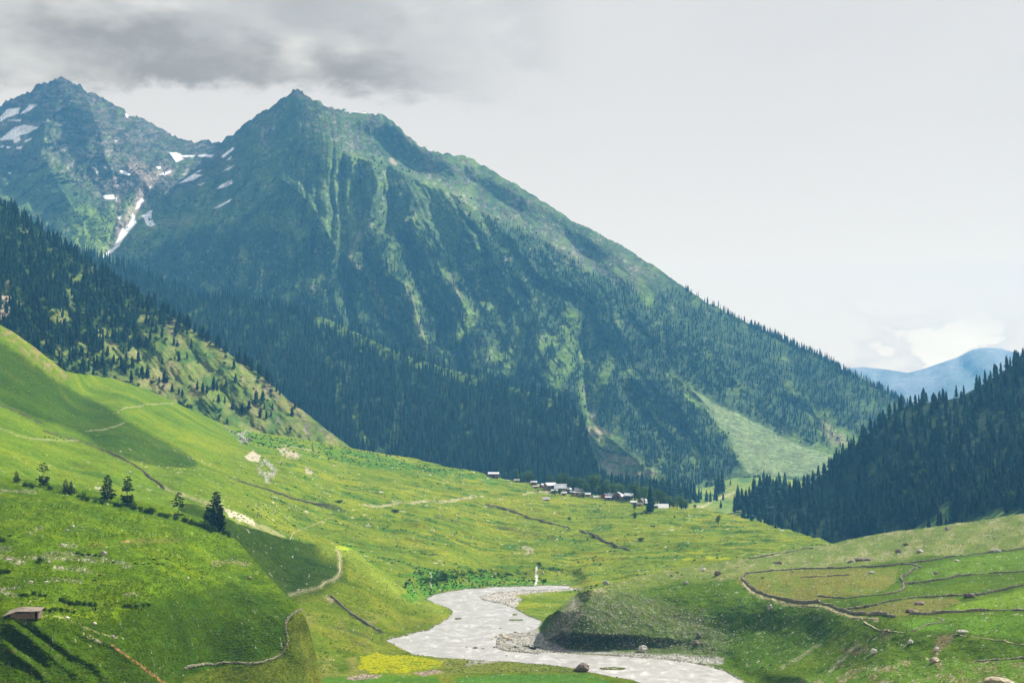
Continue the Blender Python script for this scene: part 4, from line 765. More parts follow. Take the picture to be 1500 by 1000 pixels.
# dark spur
x,y,p=sample(sp_,26000,(60,340,1060,745),lambda a,b:(1-.98*open_s(a,b))*(b<sky_of(SKYP,a)+6)*.9*(1-pmask(a,b,[(905,640),(960,668),(1010,712),(930,722),(890,690)],5)*.6))
scatter('spur_forest',p,tscale(len(p),15,33,.2),FIR,'dense dark blue forest on the long spur in front of the mountain','forest'); print('spur',len(p))
xs=rng.uniform(120,1020,330); xs=xs[(xs<462)|(xs>705)|(rng.random(330)<.45)]; ys=sp_.skyrow(xs)+rng.uniform(.2,4,len(xs)); pr=sp_.pos(xs,ys); scatter('spur_crest_forest',pr,tscale(len(pr),22,38),FIR,'line of conifers standing along the crest of the dark spur','forest')
# left ridge
x,y,p=sample(sl,21000,(-120,200,520,665),lambda a,b:forest_l(a,b)*(b<sky_of(SKYP,a)+5)*(.4+.6*(1-ss(a*.55+b,600,760))))
big=rng.random(len(p))<.6
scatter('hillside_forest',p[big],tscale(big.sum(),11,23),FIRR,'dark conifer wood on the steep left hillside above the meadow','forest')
scatter('hillside_shrubs',p[~big],tscale((~big).sum(),5,10),SHR,'green shrubs between the conifers on the steep left hillside','shrubs')
x,y,p=sample(sl,7000,(-120,200,520,665),lambda a,b:.55*ss(fbm(a/9.,b/9.,3,511),-.1,.4)*(b<sky_of(SKYP,a)+5)*(1-.8*ss(a*.55+b,700,830)))
scatter('hillside_scrub',p,tscale(len(p),3,8),SHR,'low scrub dotting the open patches of the left hillside','scrub')
xs=rng.uniform(-100,400,170)*1.0; ys=sl.skyrow(xs)+rng.uniform(.2,3,len(xs)); pr=sl.pos(xs,ys); scatter('hillside_crest_forest',pr,tscale(len(pr),14,26),FIRR,'line of dark conifers along the crest of the left hillside','forest')
# right hill
mr=lambda a,b:(1-open_r(a,b)*.97)*(b<sky_of(SKYF,a)+10)
x,y,p=sample(sr,9000,(1045,400,1640,850),lambda a,b:mr(a,b)*.44)
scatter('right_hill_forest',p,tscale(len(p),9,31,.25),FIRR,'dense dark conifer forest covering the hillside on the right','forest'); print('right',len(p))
# ---------------------------------------------------------------- single conifers: the ones that show largest
def tree(name,meshes,pos,h,w,label,cat,group,i):
    return link(name,meshes[i%len(meshes)],None,loc=pos,rot=(0,0,rng.uniform(0,6.28)),scale=(h*w,h*w,h),label=label,cat=cat,group=group)
def put_trees(sheet,pts,name,meshes,label,cat,group,hpx,w=1.,jit=.12):
    pts=np.array(pts,float)
    if sheet is sp:
        d=np.maximum(0,sheet.skyrow(pts[:,0])+1-pts[:,1]); pts[:,1]+=d
        if pts.shape[1]>2: pts[:,2]+=d
    p=sheet.pos(pts[:,0],pts[:,1])
    for i,q in enumerate(p):
        hh=(pts[i,2] if pts.shape[1]>2 else hpx)*q[1]/F*(1+rng.normal(0,jit if pts.shape[1]<3 else .02))
        tree(name,meshes,q,hh,w*(1+rng.normal(0,.1)),label,cat,group,i)
x,y,p=sample(sr,700,(1060,560,1500,800),lambda a,b:mr(a,b)*ss(b-sky_of(SKYR,a),2,12)*(b<sky_of(SKYF,a)-2))
k=np.argsort(p[:,1])[:85]; put_trees(sr,np.stack([x[k],y[k]],1),'fir_tree',FIRR,'tall dark fir among many in the dense wood on the right hillside','fir','firs of the right hillside wood',25)
put_trees(sr,[(1346,591,15),(1353,590,13),(1368,589,12),(1381,589,22),(1386,588,17),(1401,583,20),(1443,562,22),(1436,566,14),(1451,558,17)],'fir_tree',FIRR,'lone fir on the bare skyline saddle of the right hill','fir','firs on the right skyline saddle',20,.9)
xs=np.concatenate([np.arange(1100,1345,8.),np.arange(1455,1520,6.5)])+rng.uniform(-3,3,31+10) ; ys=sr.skyrow(xs)+1.5
put_trees(sr,np.stack([xs,ys],1),'fir_tree',FIRR,'fir standing up from the skyline of the dark right hill','fir','firs along the right skyline',20)
put_trees(sr,[(1462,745,22),(1474,752,24),(1480,748,26),(1490,742,26),(1499,747,28),(1422,752,18),(1394,764,16),(1398,768,22),(1386,772,18)],'fir_tree',FIRR,'fir at the foot of the right wood beside a grassy clearing','fir','firs beside the grassy clearings',22)
# stand of cedars at the mouth of the side valley
cl=[(1076,752,26),(1081,751,42),(1087,750,36),(1093,753,38),(1098,756,44),(1104,752,52),(1109,757,44),(1114,750,52),(1119,758,50),(1124,748,54),(1128,757,46),(1133,744,44),(1138,752,54),(1143,742,48),(1149,746,52),(1152,738,36),(1106,725,26),(1113,722,26),(1119,718,30),(1128,716,24),(1141,712,22),(1150,716,26),(1164,728,26),(1170,732,30),(1177,722,24),(1185,716,22),(1101,764,28),(1112,768,26),(1122,768,30),(1132,770,28),(1090,762,24)]
put_trees(sv,cl,'cedar_tree',DEO,'tall blue green cedar in the stand left of the dark right hill','cedar','cedars at the mouth of the side valley',40,1.15)
put_trees(sv,[(1053,726,33),(1058,724,34),(1049,725,26)],'cedar_tree',DEO,'cedar of the small clump alone on the pale valley floor','cedar','clump of cedars on the valley floor',30,1.1)
put_trees(sv,[(1012,727,23)],'cedar_tree',DEO,'slim lone cedar on pale grass just right of the village trees','cedar',None,30,.9)
put_trees(sv,[(1070,710,8),(1056,745,12)],'cedar_tree',DEO,'small young conifer standing alone on the pale valley grass','conifer','young conifers on the valley grass',8,1.4)
# dark belt behind the village
bl=[(x+rng.uniform(-2,2),sky_of(SKYP,x)+rng.uniform(-6,3),rng.uniform(20,33)) for x in np.arange(800,905,6.)]+[(x+rng.uniform(-2,2),sky_of(SKYP,x)+rng.uniform(-5,3),rng.uniform(30,42)) for x in np.arange(884,1006,4.6)]
put_trees(sv,bl,'cedar_tree',DEO,'dark cedar in the belt of tall trees behind the village','cedar','cedars behind the village',30,1.05)
put_trees(sp,[(952.5,754,43)],'cedar_tree',DEO,'tallest cedar in front of the village with a bare lower trunk','cedar',None,43,1.3)
put_trees(sp,[(1052,771,16)],'cedar_tree',BRD,'dark oval tree alone on the meadow edge right of the village','tree',None,16,1.)
# lone conifers at the foot of the left hillside
ll=[(267,581,13),(240,560,16),(233,562,12),(252,574,14),(262,577,10),(208,552,18),(216,554,17),(297,575,17),(303,577,14),(289,571,15),(320,590,14),(341,597,13),(355,606,16),(341,600,14),(381,612,12),(390,613,12),(397,610,9),(428,609,15),(432,598,10),(438,597,12),(399,601,12),(375,592,22),(385,588,18),(345,560,15),(313,572,22),(331,567,15),(365,600,15),(405,573,9),(410,578,9)]
put_trees(sl,ll,'fir_tree',FIRR,'small dark fir standing apart on the open foot of the left hillside','fir','scattered firs below the left wood',12,1.35)
# ---------------------------------------------------------------- pines along the near crest
def near_pine(px,row,hpx,seed,label,rad=.24,prof=.6,drop=(),levels=13,cat='pine'):
    pos=sn.pos(px,row); h=hpx*pos[1]/F; T,Cc=pine(seed,levels,6,rad,prof,drop)
    e=link('pine_tree',None,None,loc=pos-np.array([0,0,.4]),label=label,cat=cat,group='pines and saplings along the near crest'); e.scale=(h,h,h)
    link('trunk',mesh_np('trunk',*T,False),M_bark,e); link('crown',mesh_np('crown',*Cc,False),M_pineN,e); return e
near_pine(63,712,37,1,'pine with a round top and a gap of bare trunk halfway up',.27,.35,((.42,.56),),12)
near_pine(24,706,18,2,'small pointed pine at the far left end of the crest',.34,.8)
near_pine(96,722,22,3,'left one of two dark pointed young pines close together on the crest',.36,.85)
near_pine(104,724,22,4,'right one of two dark pointed young pines close together on the crest',.30,.8)
near_pine(157,733,40,5,'wide ragged pine with a broad spreading crown on the crest',.32,.7,(),14)
near_pine(186,740,44,6,'tall narrow pine with a leaning stepped crown next to the wide ragged one',.21,.4,((.30,.38),),14)
near_pine(193,743,20,7,'short pine huddled against the foot of the tall stepped one',.30,.7)
near_pine(261,757,38,8,'pine with a tufted round head on the crest between two bushes',.27,.45,((.05,.34),),13)
near_pine(316,777,60,9,'tallest pine at the right end of the near crest with a dense crown',.20,.42,(),18)
near_pine(305,775,38,10,'slimmer lower pine leaning against the tallest pine of the crest',.24,.6)
near_pine(322,779,42,11,'dense half height pine on the right of the tallest pine of the crest',.20,.6)
def bush(sheet,px,row,wpx,hpx,label,group,i,name='bush',meshes=None):
    pos=sheet.pos(px,row); k=pos[1]/F; return link(name,(meshes or BSH)[i%4],None,loc=pos-np.array([0,0,.2]),rot=(0,0,rng.uniform(0,6.28)),scale=(wpx*k*.85,wpx*k*.85,hpx*k*1.05),label=label,cat='bush',group=group)
for i,(a,b,w_,h_) in enumerate([(35,712,9,8),(48,715,12,9),(40,713,8,7),(72,717,14,8),(115,728,8,6),(121,731,12,14),(128,733,9,9),(140,735,10,6),(168,741,14,8),(175,742,12,7),(206,750,10,11),(217,752,12,10),(224,754,14,13),(213,752,10,8),(235,757,14,8),(245,759,16,8),(256,762,14,8),(270,765,18,9),(280,768,16,10),(290,771,16,9),(298,775,18,12),(309,779,20,15),(328,783,12,10),(335,788,8,13),(196,747,14,9),(150,737,12,8)]):
    bush(sn,a,b,w_,h_,'dark rounded bush in the row between the crest pines','bushes of the crest row',i)
bush(sp,353,792-4,6,9,'small upright bush alone below the right end of the crest','lone bushes',1)
# bushes on the near meadow
def L7w(t): return [(q[0]*.35,650+q[1]*.35,q[2]*.35,q[3]*.35) for q in t]
for i,q in enumerate(L7w([(250,655,32,22),(270,662,36,26),(292,668,38,28),(312,668,34,22),(332,668,34,26),(354,670,36,22),(378,672,34,24),(398,674,30,24)])): bush(sn,*q,'dark bush of the thick hedge above the open grass','bushes of the thick hedge',i)
for i,q in enumerate(L7w([(90,640,30,18),(115,640,34,20),(140,634,36,24),(165,640,34,20),(185,640,28,16)])): bush(sn,*q,'green bush in the row just above the stone shed','bushes above the shed',i)
for i,q in enumerate(L7w([(185,702,34,20),(205,704,34,18),(230,700,36,22),(255,700,34,20),(285,702,38,20),(305,704,28,16)])): bush(sn,*q,'green bush in the row just right of the stone shed','bushes right of the shed',i)
for i,q in enumerate(L7w([(520,678,30,16),(545,680,34,20),(570,684,34,18),(600,680,32,20),(625,680,34,18)])): bush(sn,*q,'dark bush in the short row on the middle of the near meadow','bushes of the short row',i)
for i,q in enumerate(L7w([(170,494,40,26),(160,502,30,18)])): bush(sn,*q,'rounded bush between two bands of broken rock','bushes between rock bands',i)
for i,q in enumerate(L7w([(10,410,40,26),(0,400,34,24),(40,385,30,12),(15,535,44,24),(40,538,34,20),(0,545,38,26)])): bush(sn,*q,'dark bush at the left border of the near meadow','bushes at the left border',i)
for i,q in enumerate(L7w([(320,460,30,14),(345,466,30,16),(370,464,34,14),(400,468,32,14),(420,470,22,12),(475,498,22,10),(600,506,26,8),(620,500,22,8),(655,504,26,9),(680,504,22,8),(440,668,18,10),(470,672,18,10)])): bush(sn,*q,'low bush growing along the line of pale rocks','low bushes along the rock line',i)
for i,q in enumerate([(18,978,9,9),(31,980,8,7)]): bush(sn,*q,'black green bush in the shaded gully at the bottom left','bushes in the bottom gully',i)
for i,(a,b,w_,h_,l) in enumerate([(594,858,6,8,'small dark round tree above the left river bank'),(834,762,7,5,'dark round bush alone on the plateau meadow below the village'),(790,826,10,6,'green bush at the head of the small white stream'),(797,853,10,6,'bright bush beside the foot of the white stream'),(930,762,7,12,'small dark round tree on the grass below the village'),(988,758,3,5,'tiny bush on the meadow below the large white roof'),(1018,745,6,6,'dark round bush beside the pale track right of the village'),(956,772,8,3,'low spreading bush in front of the tall cedar'),(987,844,12,6,'green bush where the mound meets the plateau'),(495,740,14,5,'dark bush patch above the fork of the footpaths'),(578,752,16,6,'bright bush patch on the plateau slope left of the stream'),(940,790,12,5,'bush on the bank below the plateau wall')]):
    bush(sp,a,b,w_,h_,l,None,i)
# low shrubs scattered over the meadow plateau
def shmask(a,b):
    q=sp.pos(a,b); X,Y=q[:,0],q[:,1]; return ss(fbm(X/26.,Y/9.,4,134)+.25*fbm(X/6.,Y/5.,3,135),.14,.32)*ss(b,640,670)*ss(a,330,400)*(river_sd(a,b)<-6)
x,y,p=sample(sp,9000,(330,625,1230,868),shmask); scatter('meadow_shrubs',p,tscale(len(p),.5,1.5)*np.array([1.6,1.6,1]),BSH,'low green shrubs scattered over the plateau meadow','shrubs'); print('meadow shrubs',len(p))
x,y,p=sample(sp,2600,(330,622,760,700),lambda a,b:pmask(a,b,[(330,628),(420,640),(520,658),(620,678),(740,704),(735,712),(620,692),(480,672),(360,650)],3)); scatter('skyline_shrubs',p,tscale(len(p),.8,2.2)*np.array([1.5,1.5,1]),BSH,'band of green shrubs along the skyline of the plateau meadow','shrubs')
x,y,p=sample(sp,900,(590,832,830,872),lambda a,b:pmask(a,b,[(590,850),(620,835),(700,838),(800,848),(810,856),(700,866),(625,880),(600,872)],3)*(river_sd(a,b)<-2)); scatter('bank_shrubs',p,tscale(len(p),.5,1.6)*np.array([1.5,1.5,1]),BSH,'bright shrubs lining the far bank of the river','shrubs')
x,y,p=sample(sr,1500,(1200,600,1640,850),lambda a,b:mr(a,b)*ss(fbm(a/40.,b/40.,3,514),.1,.4)*.35); scatter('right_hill_broadleaves',p,tscale(len(p),9,17)*np.array([1.2,1.2,1]),SHR,'paler broadleaved trees mixed into the wood on the right hillside','trees')
def tuft_mesh(name,seed,mat):
    r=np.random.default_rng(seed); V=[];Fc=[]
    for _ in range(9):
        a=r.uniform(0,6.28); q=.5*r.random()**.5; x_,y_=q*math.cos(a),q*math.sin(a); w_=r.uniform(.18,.3); h_=r.uniform(.5,1.); a2=r.uniform(0,6.28); o=len(V)
        V+=[(x_+w_*math.cos(a2),y_+w_*math.sin(a2),-.1),(x_+w_*math.cos(a2+2.1),y_+w_*math.sin(a2+2.1),-.1),(x_+w_*math.cos(a2+4.2),y_+w_*math.sin(a2+4.2),-.1),(x_+r.normal()*.1,y_+r.normal()*.1,h_)]; Fc+=[(o,o+1,o+3),(o+1,o+2,o+3),(o+2,o,o+3)]
    me=mesh_np(name,np.array(V),np.array(Fc),True); me.materials.append(mat); return me
M_tuft=flat_mat('tussock_grass',(.060,.108,.0),.3,3,.95,objrand=.4,spec=.03,trans=.3); M_tuft2=flat_mat('pale_tussock_grass',(.12,.160,.006),.3,3,.95,objrand=.35,spec=.03,trans=.3)
TF=[tuft_mesh('grass_tuft',900+i,M_tuft) for i in range(3)]; TP=[tuft_mesh('pale_grass_tuft',910+i,M_tuft2) for i in range(3)]
def tufts(name,sheet,n,box,mf,lo,hi,ms,lab):
    x,y,p=sample(sheet,n,box,mf); h=rng.uniform(lo,hi,len(p)); w_=h*rng.uniform(1.2,2.6,len(p)); scatter(name,p,np.stack([w_,w_,h],1),ms,lab,'grass',lean=.1)
OUTER=[(428,893),(446,885),(600,900),(600,1100),(230,1100),(270,992),(340,972),(395,966),(415,945)]
tufts('near_hill_grass',sn,60000,(-30,700,470,1010),lambda a,b:ss(fbm(a/14.,b/7.,4,915),-.5,.4)*.95*(1-pmask(a,b,OUTER,3)),.18,.55,TF,'rough tussocks of grass over the near hill')
tufts('lower_bank_grass',sn,12000,(230,880,470,1010),lambda a,b:pmask(a,b,OUTER,3)*.8,.18,.5,TP+TF,'pale tussocks of grass below the looping stone wall')
M_mus=flat_mat('yellow_blossom',(.40,.41,.008),.2,3,.9,objrand=.35,spec=.03,trans=.3)
TM=[tuft_mesh('mustard_plant',930+i,M_mus) for i in range(3)]; MP=[(530,960),(545,957),(600,961),(648,969),(645,976),(590,985),(540,984),(525,975)]
tufts('mustard_plants',sb,9000,(515,950,660,990),lambda a,b:pmask(a,b,MP,1.5,5,6)*ss(fbm(a/9.,b/2.5,3,931),-.5,.1),.3,.7,TM,'yellow flowering mustard crop in a strip beside the river')
tufts('bank_grass',sb,36000,(300,740,1150,1010),lambda a,b:ss(fbm(a/14.,b/8.,4,916),-.4,.4)*(river_sd(a,b)<-2)*(1-.8*pmask(a,b,[(240,725),(345,758),(430,783),(495,797),(512,815),(500,846),(470,868),(425,876)],5))*(1-pmask(a,b,[(525,955),(655,965),(650,985),(520,988)],3))*(b<985),.25,.7,TF+TP,'rough tussocks of grass over the spur above the river')
tufts('field_grass',sf,42000,(760,750,1520,1010),lambda a,b:ss(fbm(a/12.,b/6.,4,917),-.3,.4)*(river_sd(a,b)<-3),.15,.5,TF+TP,'tussocks of grass over the right fields and mound')
tufts('plateau_grass',sp,36000,(-30,480,1230,868),lambda a,b:ss(fbm(a/16.,b/6.,4,918),-.2,.4)*(river_sd(a,b)<-4),.3,.8,TP,'tussocks of grass over the great meadow slope')
print('trees',round(time.time()-T0,1))
# ================================================================== BUILT THINGS, ROCKS, ANIMALS
class MB:
    def __init__(s): s.V=[];s.F=[]
    def poly(s,vs,fs): o=len(s.V); s.V.extend([tuple(v) for v in vs]); s.F.extend([tuple(i+o for i in f) for f in fs])
    def box(s,x0,x1,y0,y1,z0,z1,j=0):
        r=random.uniform
        vs=[(x+r(-j,j),y+r(-j,j),z+r(-j,j)) for z in (z0,z1) for x,y in ((x0,y0),(x1,y0),(x1,y1),(x0,y1))]
        s.poly(vs,[(0,3,2,1),(4,5,6,7),(0,1,5,4),(1,2,6,5),(2,3,7,6),(3,0,4,7)])
    def prism(s,pts,y0,y1):
        n=len(pts); vs=[(a,y0,b) for a,b in pts]+[(a,y1,b) for a,b in pts]
        s.poly(vs,[tuple(range(n)),tuple(range(2*n-1,n-1,-1))]+[(i,i+n,(i+1)%n+n,(i+1)%n) for i in range(n)])
    def tube(s,a,b,ra,rb,k=8):
        a=Vector(a);b=Vector(b);d=(b-a).normalized();u=d.cross(Vector((0,0,1)) if abs(d.z)<.9 else Vector((1,0,0))).normalized();v=d.cross(u)
        vs=[tuple(c+rr*(u*math.cos(6.2832*i/k)+v*math.sin(6.2832*i/k))) for c,rr in ((a,ra),(b,rb)) for i in range(k)]
        s.poly(vs,[(i,(i+1)%k,(i+1)%k+k,i+k) for i in range(k)]+[tuple(range(k-1,-1,-1)),tuple(range(k,2*k))])
    def build(s,name,mat,parent=None,**kw):
        me=bpy.data.meshes.new(name); me.from_pydata(s.V,[],s.F); me.update(); return link(name,me,mat,parent,**kw)
W_=lambda n,c,**k: flat_mat(n,c,**k)
M_tin=W_('tin_roof',(.50,.52,.55),var=.35,scale=1.2,rough=.45,spec=.5); M_tinw=W_('weathered_tin',(.42,.43,.44),var=.3,scale=1.5,rough=.5)
M_red=W_('red_boards',(.42,.03,.03),var=.3,scale=2); M_brown=W_('brown_boards',(.16,.10,.07),var=.35,scale=2); M_tan=W_('mud_wall',(.36,.25,.14),var=.3,scale=1.5); M_wood=W_('timber',(.28,.18,.10),var=.35,scale=3); M_dark=W_('dark_opening',(.015,.013,.012),var=.1)
M_grey=W_('grey_slab_roof',(.40,.37,.33),var=.3,scale=1.2); M_canvas=W_('white_canvas',(.85,.85,.84),var=.08); M_blue=W_('blue_paint',(.12,.13,.35),var=.2); M_white=W_('whitewash',(.65,.62,.58),var=.2)
def house(sheet,px,row,wpx,label,roof=M_tin,wall=M_brown,gable=None,hr=.34,wr=.42,dr=.8,rot=0.,group=None,end=False,name='house',win=2,lift=0):
    """gabled house; ridge along X unless end=True (gable faces the camera)"""
    row=max(row,float(sheet.skyrow(px))+2); p=sheet.pos(px,row); k=p[1]/F; W=wpx*k*.9; D=W*dr; hw=W*wr*1.15; hr=W*hr*.8
    e=link(name,None,None,loc=(p[0],p[1],p[2]-.25),rot=(0,0,rot),label=label,cat='house',group=group)
    if end: W,D=D,W; e.rotation_euler=(0,0,rot+math.pi/2)
    b=MB(); b.prism([(-D/2,-1.2),(D/2,-1.2),(D/2,hw),(0,hw+hr),(-D/2,hw)],-W/2,W/2); b.V=[(y,x,z) for x,y,z in b.V]; b.F=[f[::-1] for f in b.F]
    b.build('wall',wall if not gable else [wall,gable],e)
    if gable:
        me=e.children[0].data
        for f in me.polygons:
            if abs(f.normal.x)>.9: f.material_index=1
    o=.09*W+.25; r=MB(); sl=hr/(D/2); dd=D/2+o; t=.12
    for sgn in (1,-1):
        n=9
        for q in range(n):   # corrugated sheets, each a little proud or shy of the next
            xa=-W/2-o+(W+2*o)*q/n; xb=-W/2-o+(W+2*o)*(q+1)/n-.01; h=.03*(q%2)+.14
            r.poly([(xa,sgn*dd,hw-sl*o+h),(xb,sgn*dd,hw-sl*o+h),(xb,0,hw+hr+h),(xa,0,hw+hr+h),(xa,sgn*dd,hw-sl*o+h+t),(xb,sgn*dd,hw-sl*o+h+t),(xb,0,hw+hr+h+t),(xa,0,hw+hr+h+t)],
                [(0,1,2,3),(7,6,5,4),(0,4,5,1),(1,5,6,2),(2,6,7,3),(3,7,4,0)] if sgn<0 else [(3,2,1,0),(4,5,6,7),(1,5,4,0),(2,6,5,1),(3,7,6,2),(0,4,7,3)])
    r.build('roof',roof,e)
    fx=(lambda a0,a1,z0,z1,th:( -W/2-th,-W/2+.05,a0,a1,z0,z1)) if end else (lambda a0,a1,z0,z1,th:(a0,a1,-D/2-th,-D/2+.05,z0,z1))
    L=D if end else W
    d=MB(); d.box(*fx(-L*.10,L*.10,-.2,hw*.72,.06)); d.build('door',M_dark,e)
    for q in range(win):
        c=L*(.30 if q else -.30); f=MB(); f.box(*fx(c-L*.09,c+L*.09,hw*.32,hw*.74,.05)); fr=f.build('window',M_wood,e)
        g=MB(); g.box(*fx(c-L*.065,c+L*.065,hw*.37,hw*.69,.08)); g.build('pane',M_dark,fr)
    return e
house(sp,723,699,15,'far house alone on the skyline left of the village with a two tier white roof',M_tin,M_brown,hr=.18,wr=.45,dr=.9)
e=MB(); p=sp.pos(723,699); 
house(sp,757,708.5,8,'small flat grey hut on the grass at the left end of the village',M_grey,M_tan,hr=.12,wr=.35,win=0,name='hut')
house(sp,785,714.5,8,'grey roofed hut below the red gabled house',M_grey,M_tan,hr=.14,wr=.35,win=0,name='hut')
house(sp,797,708,11,'small house with a red gable and white roof among the left village trees',M_tin,M_brown,M_red,hr=.36,rot=.7)
house(sp,782,708,9,'dark house half hidden by trees left of the red gabled house',M_tinw,M_brown,hr=.25)
house(sp,806,717,16,'wide brown timber house with a white porch roof',M_tin,M_brown,M_wood,hr=.26,rot=.5)
house(sp,821,719,17,'long house under a broad bright white roof with a tan wall',M_tin,M_tan,hr=.42,wr=.30)
house(sp,831,717,10,'yellow walled house with a steep white roof behind the broad roof',M_tin,M_tan,M_tan,hr=.36,rot=.8)
house(sp,848,722,12,'white roofed house behind a round bush in the village middle',M_tin,M_tan,hr=.40)
house(sp,845,726,10,'low tan shed with no window in front of the white roofed house',M_grey,M_tan,hr=.12,wr=.4,win=0,name='shed')
house(sp,868,730.5,7,'little dark gabled shed left of the red house',M_grey,M_brown,hr=.34,end=True,win=0,name='shed')
house(sp,886,731,11,'bright red gabled house with a white roof',M_tin,M_red,M_red,hr=.42,wr=.4,end=True,rot=-.25)
house(sp,898,729,15,'house with a broad white roof and blue wall joined behind the red one',M_tin,M_blue,hr=.30,wr=.35)
house(sp,906,733,14,'dark brown gabled house with a white roof edge right of the red one',M_tinw,M_brown,M_brown,hr=.40,end=True,rot=-.35)
house(sp,921,729,12,'house with a pale blue roof half behind the big green tree',M_tin,M_blue,hr=.34)
house(sp,928,740,9,'small pale shed in front of the big green tree',M_tin,M_tan,hr=.25,name='shed',win=1)
house(sp,942,736,9,'house with a tilted white roof between the big tree and the cedar',M_tin,M_tan,hr=.45,rot=.6)
house(sp,950,741,14,'long low dark shed behind the trunk of the tall cedar',M_tinw,M_brown,hr=.16,wr=.4,name='shed')
house(sp,800,735,10,'lone grey roofed hut on open grass below the village',M_grey,M_brown,hr=.38,wr=.22,win=0,name='hut')
house(sp,971,743,15,'large plain white roofed barn at the right end of the village',M_canvas,M_white,hr=.40,wr=.16,dr=.6,win=0,name='barn')
# more of the crowded village
for a,b,w_,l,rf,wl,kw in ((812,721,9,'small brown shed in front of the wide brown timber house',M_tinw,M_brown,dict(hr=.2,name='shed')),(826,724,8,'tan walled hut tucked under the broad bright roof',M_tinw,M_tan,dict(hr=.25,name='hut')),(838,722,8,'brown hut between the yellow walled house and the round bush',M_tin,M_brown,dict(hr=.3,name='hut',rot=.4)),(853,727,9,'timber house with a rusty roof below the village middle',M_grey,M_wood,dict(hr=.3)),
    (861,728,8,'pale roofed hut under the broad willow',M_tin,M_tan,dict(hr=.3,name='hut')),(873,731,8,'brown hut squeezed between the dark gabled shed and the red house',M_tinw,M_brown,dict(hr=.3,name='hut')),(891,734,9,'low lean to shed at the foot of the red house',M_tin,M_brown,dict(hr=.15,name='shed')),(913,734,9,'small white roofed house right of the dark brown gable',M_tin,M_wood,dict(hr=.35,rot=.5)),(936,742,9,'rust roofed shed on the slope under the tilted white roof',M_grey,M_tan,dict(hr=.25,name='shed')),(960,744,8,'small brown shed right of the tall cedar',M_tinw,M_brown,dict(hr=.25,name='shed')),(793,713,8,'little brown house below the small red gable',M_tinw,M_brown,dict(hr=.3,rot=-.4))):
    house(sp,a,b,w_,l,rf,wl,win=1,**kw)
# canvas tent
p=sp.pos(828,732); k=p[1]/F; t_=link('tent',None,None,loc=p,label='small white canvas tent on the grass below the village',cat='tent')
b=MB(); b.prism([(-2.6,-.3),(2.6,-.3),(1.9,1.3),(0,2.7),(-1.9,1.3)],-2.6,2.6); b.build('canvas',M_canvas,t_); b=MB(); b.prism([(-.5,-.2),(.5,-.2),(0,1.6)],-2.68,-2.55); b.build('door_flap',M_dark,t_)
# village trees
VT=[(758,702,15,'poplar','slim dark poplar on the skyline at the left end of the village',POP,1.),(768,706,13,'tree','left round tree of the pair beside the slim poplar',BRD,.9),(775,706,13,'tree','right round tree of the pair beside the slim poplar',BRD,1.),(781,709,10,'tree','small bushy tree over the dark hidden house',BRD,1.2),
 (818,713,17,'tree','tall dark round tree behind the broad white roof',BRD,.9),(834,712,12,'tree','tree behind the yellow walled house',BRD,.8),(841,714,12,'tree','dense tree between the yellow wall and the round bush',BRD,.9),(843,721,7,'tree','round bushy tree in front of a white roof',BRD,1.2),(856,718,15,'tree','grey green leafy tree in the middle of the village',BRD,1.1),(859,727,16,'tree','broad pale willow left of the tall village trees',BRD,1.),
 (867,721,22,'tree','tallest broad tree in the village middle',BRD,.75),(873,719,20,'tree','tall tree just right of the tallest village tree',BRD,.7),(877,729,15,'tree','dark tree standing directly left of the red house',BRD,.85),(889,722,18,'tree','columnar tree rising behind the red house',POP,1.2),(899,721,11,'tree','round pale tree behind the blue walled roof',BRD,1.1),
 (813,729,8,'tree','small dark tree left of the tent',BRD,1.),(820,729,10,'tree','small dark tree just above the tent',BRD,1.),(855,731,9,'tree','pale bushy tree in front of the village middle',BRD,1.),(788,722,5,'tree','tiny tree beside the village track',BRD,1.),
 (930,736,24,'tree','biggest green round tree in front of the cedar belt',BRD,1.15),(936,737,14,'tree','low green tree nestling under the biggest round tree',BRD,1.1),(930,749,12,'tree','slim dark green tree in front of the small pale shed',BRD,.8),(944,742,26,'tree','dark green tree crowded left of the tall cedar',BRD,.8),(958,748,22,'tree','dark green tree crowded right of the tall cedar',BRD,.7),(963,735,18,'tree','broad tree behind the white barn',BRD,.9),
 (981,742,16,'tree','left tree of the leafy pair beside the white barn',BRD,.9),(986,743,11,'tree','right lower tree of the leafy pair beside the white barn',BRD,1.),(998,745,18,'tree','full round tree at the right edge of the village',BRD,.95),(972,735,14,'tree','pale leafy tree behind the barn roof',BRD,1.),(910,722,9,'tree','round green tree behind the dark brown gable',BRD,1.2),(806,708,12,'tree','green tree rising behind the wide brown timber house',BRD,.9),(827,710,15,'tree','slender tree just right of the tall dark tree behind the broad roof',BRD,.7),(850,716,13,'tree','bushy tree left of the grey green leafy tree',BRD,1.),(883,722,14,'tree','leafy tree between the dark tree and the column behind the red house',BRD,.9),(918,737,9,'tree','small round tree in front of the pale blue roof',BRD,1.1),(950,735,18,'tree','leafy tree behind the long low dark shed',BRD,.9),(1004,744,12,'tree','smaller tree right of the full round tree at the village edge',BRD,1.),(992,741,13,'tree','tree between the leafy pair and the full round tree',BRD,.8)]
for i,(a,b,h,n_,l,ms,w_) in enumerate(VT):
    d_=max(0,float(sp.skyrow(a))+1.5-b); b+=d_; h+=d_; p=sp.pos(a,b); tree(n_+('' if n_=='poplar' else '') if n_!='tree' else 'broad_tree',ms,p-np.array([0,0,.3]),h*p[1]/F*1.22,w_*1.25,l,'tree','trees of the village',i)
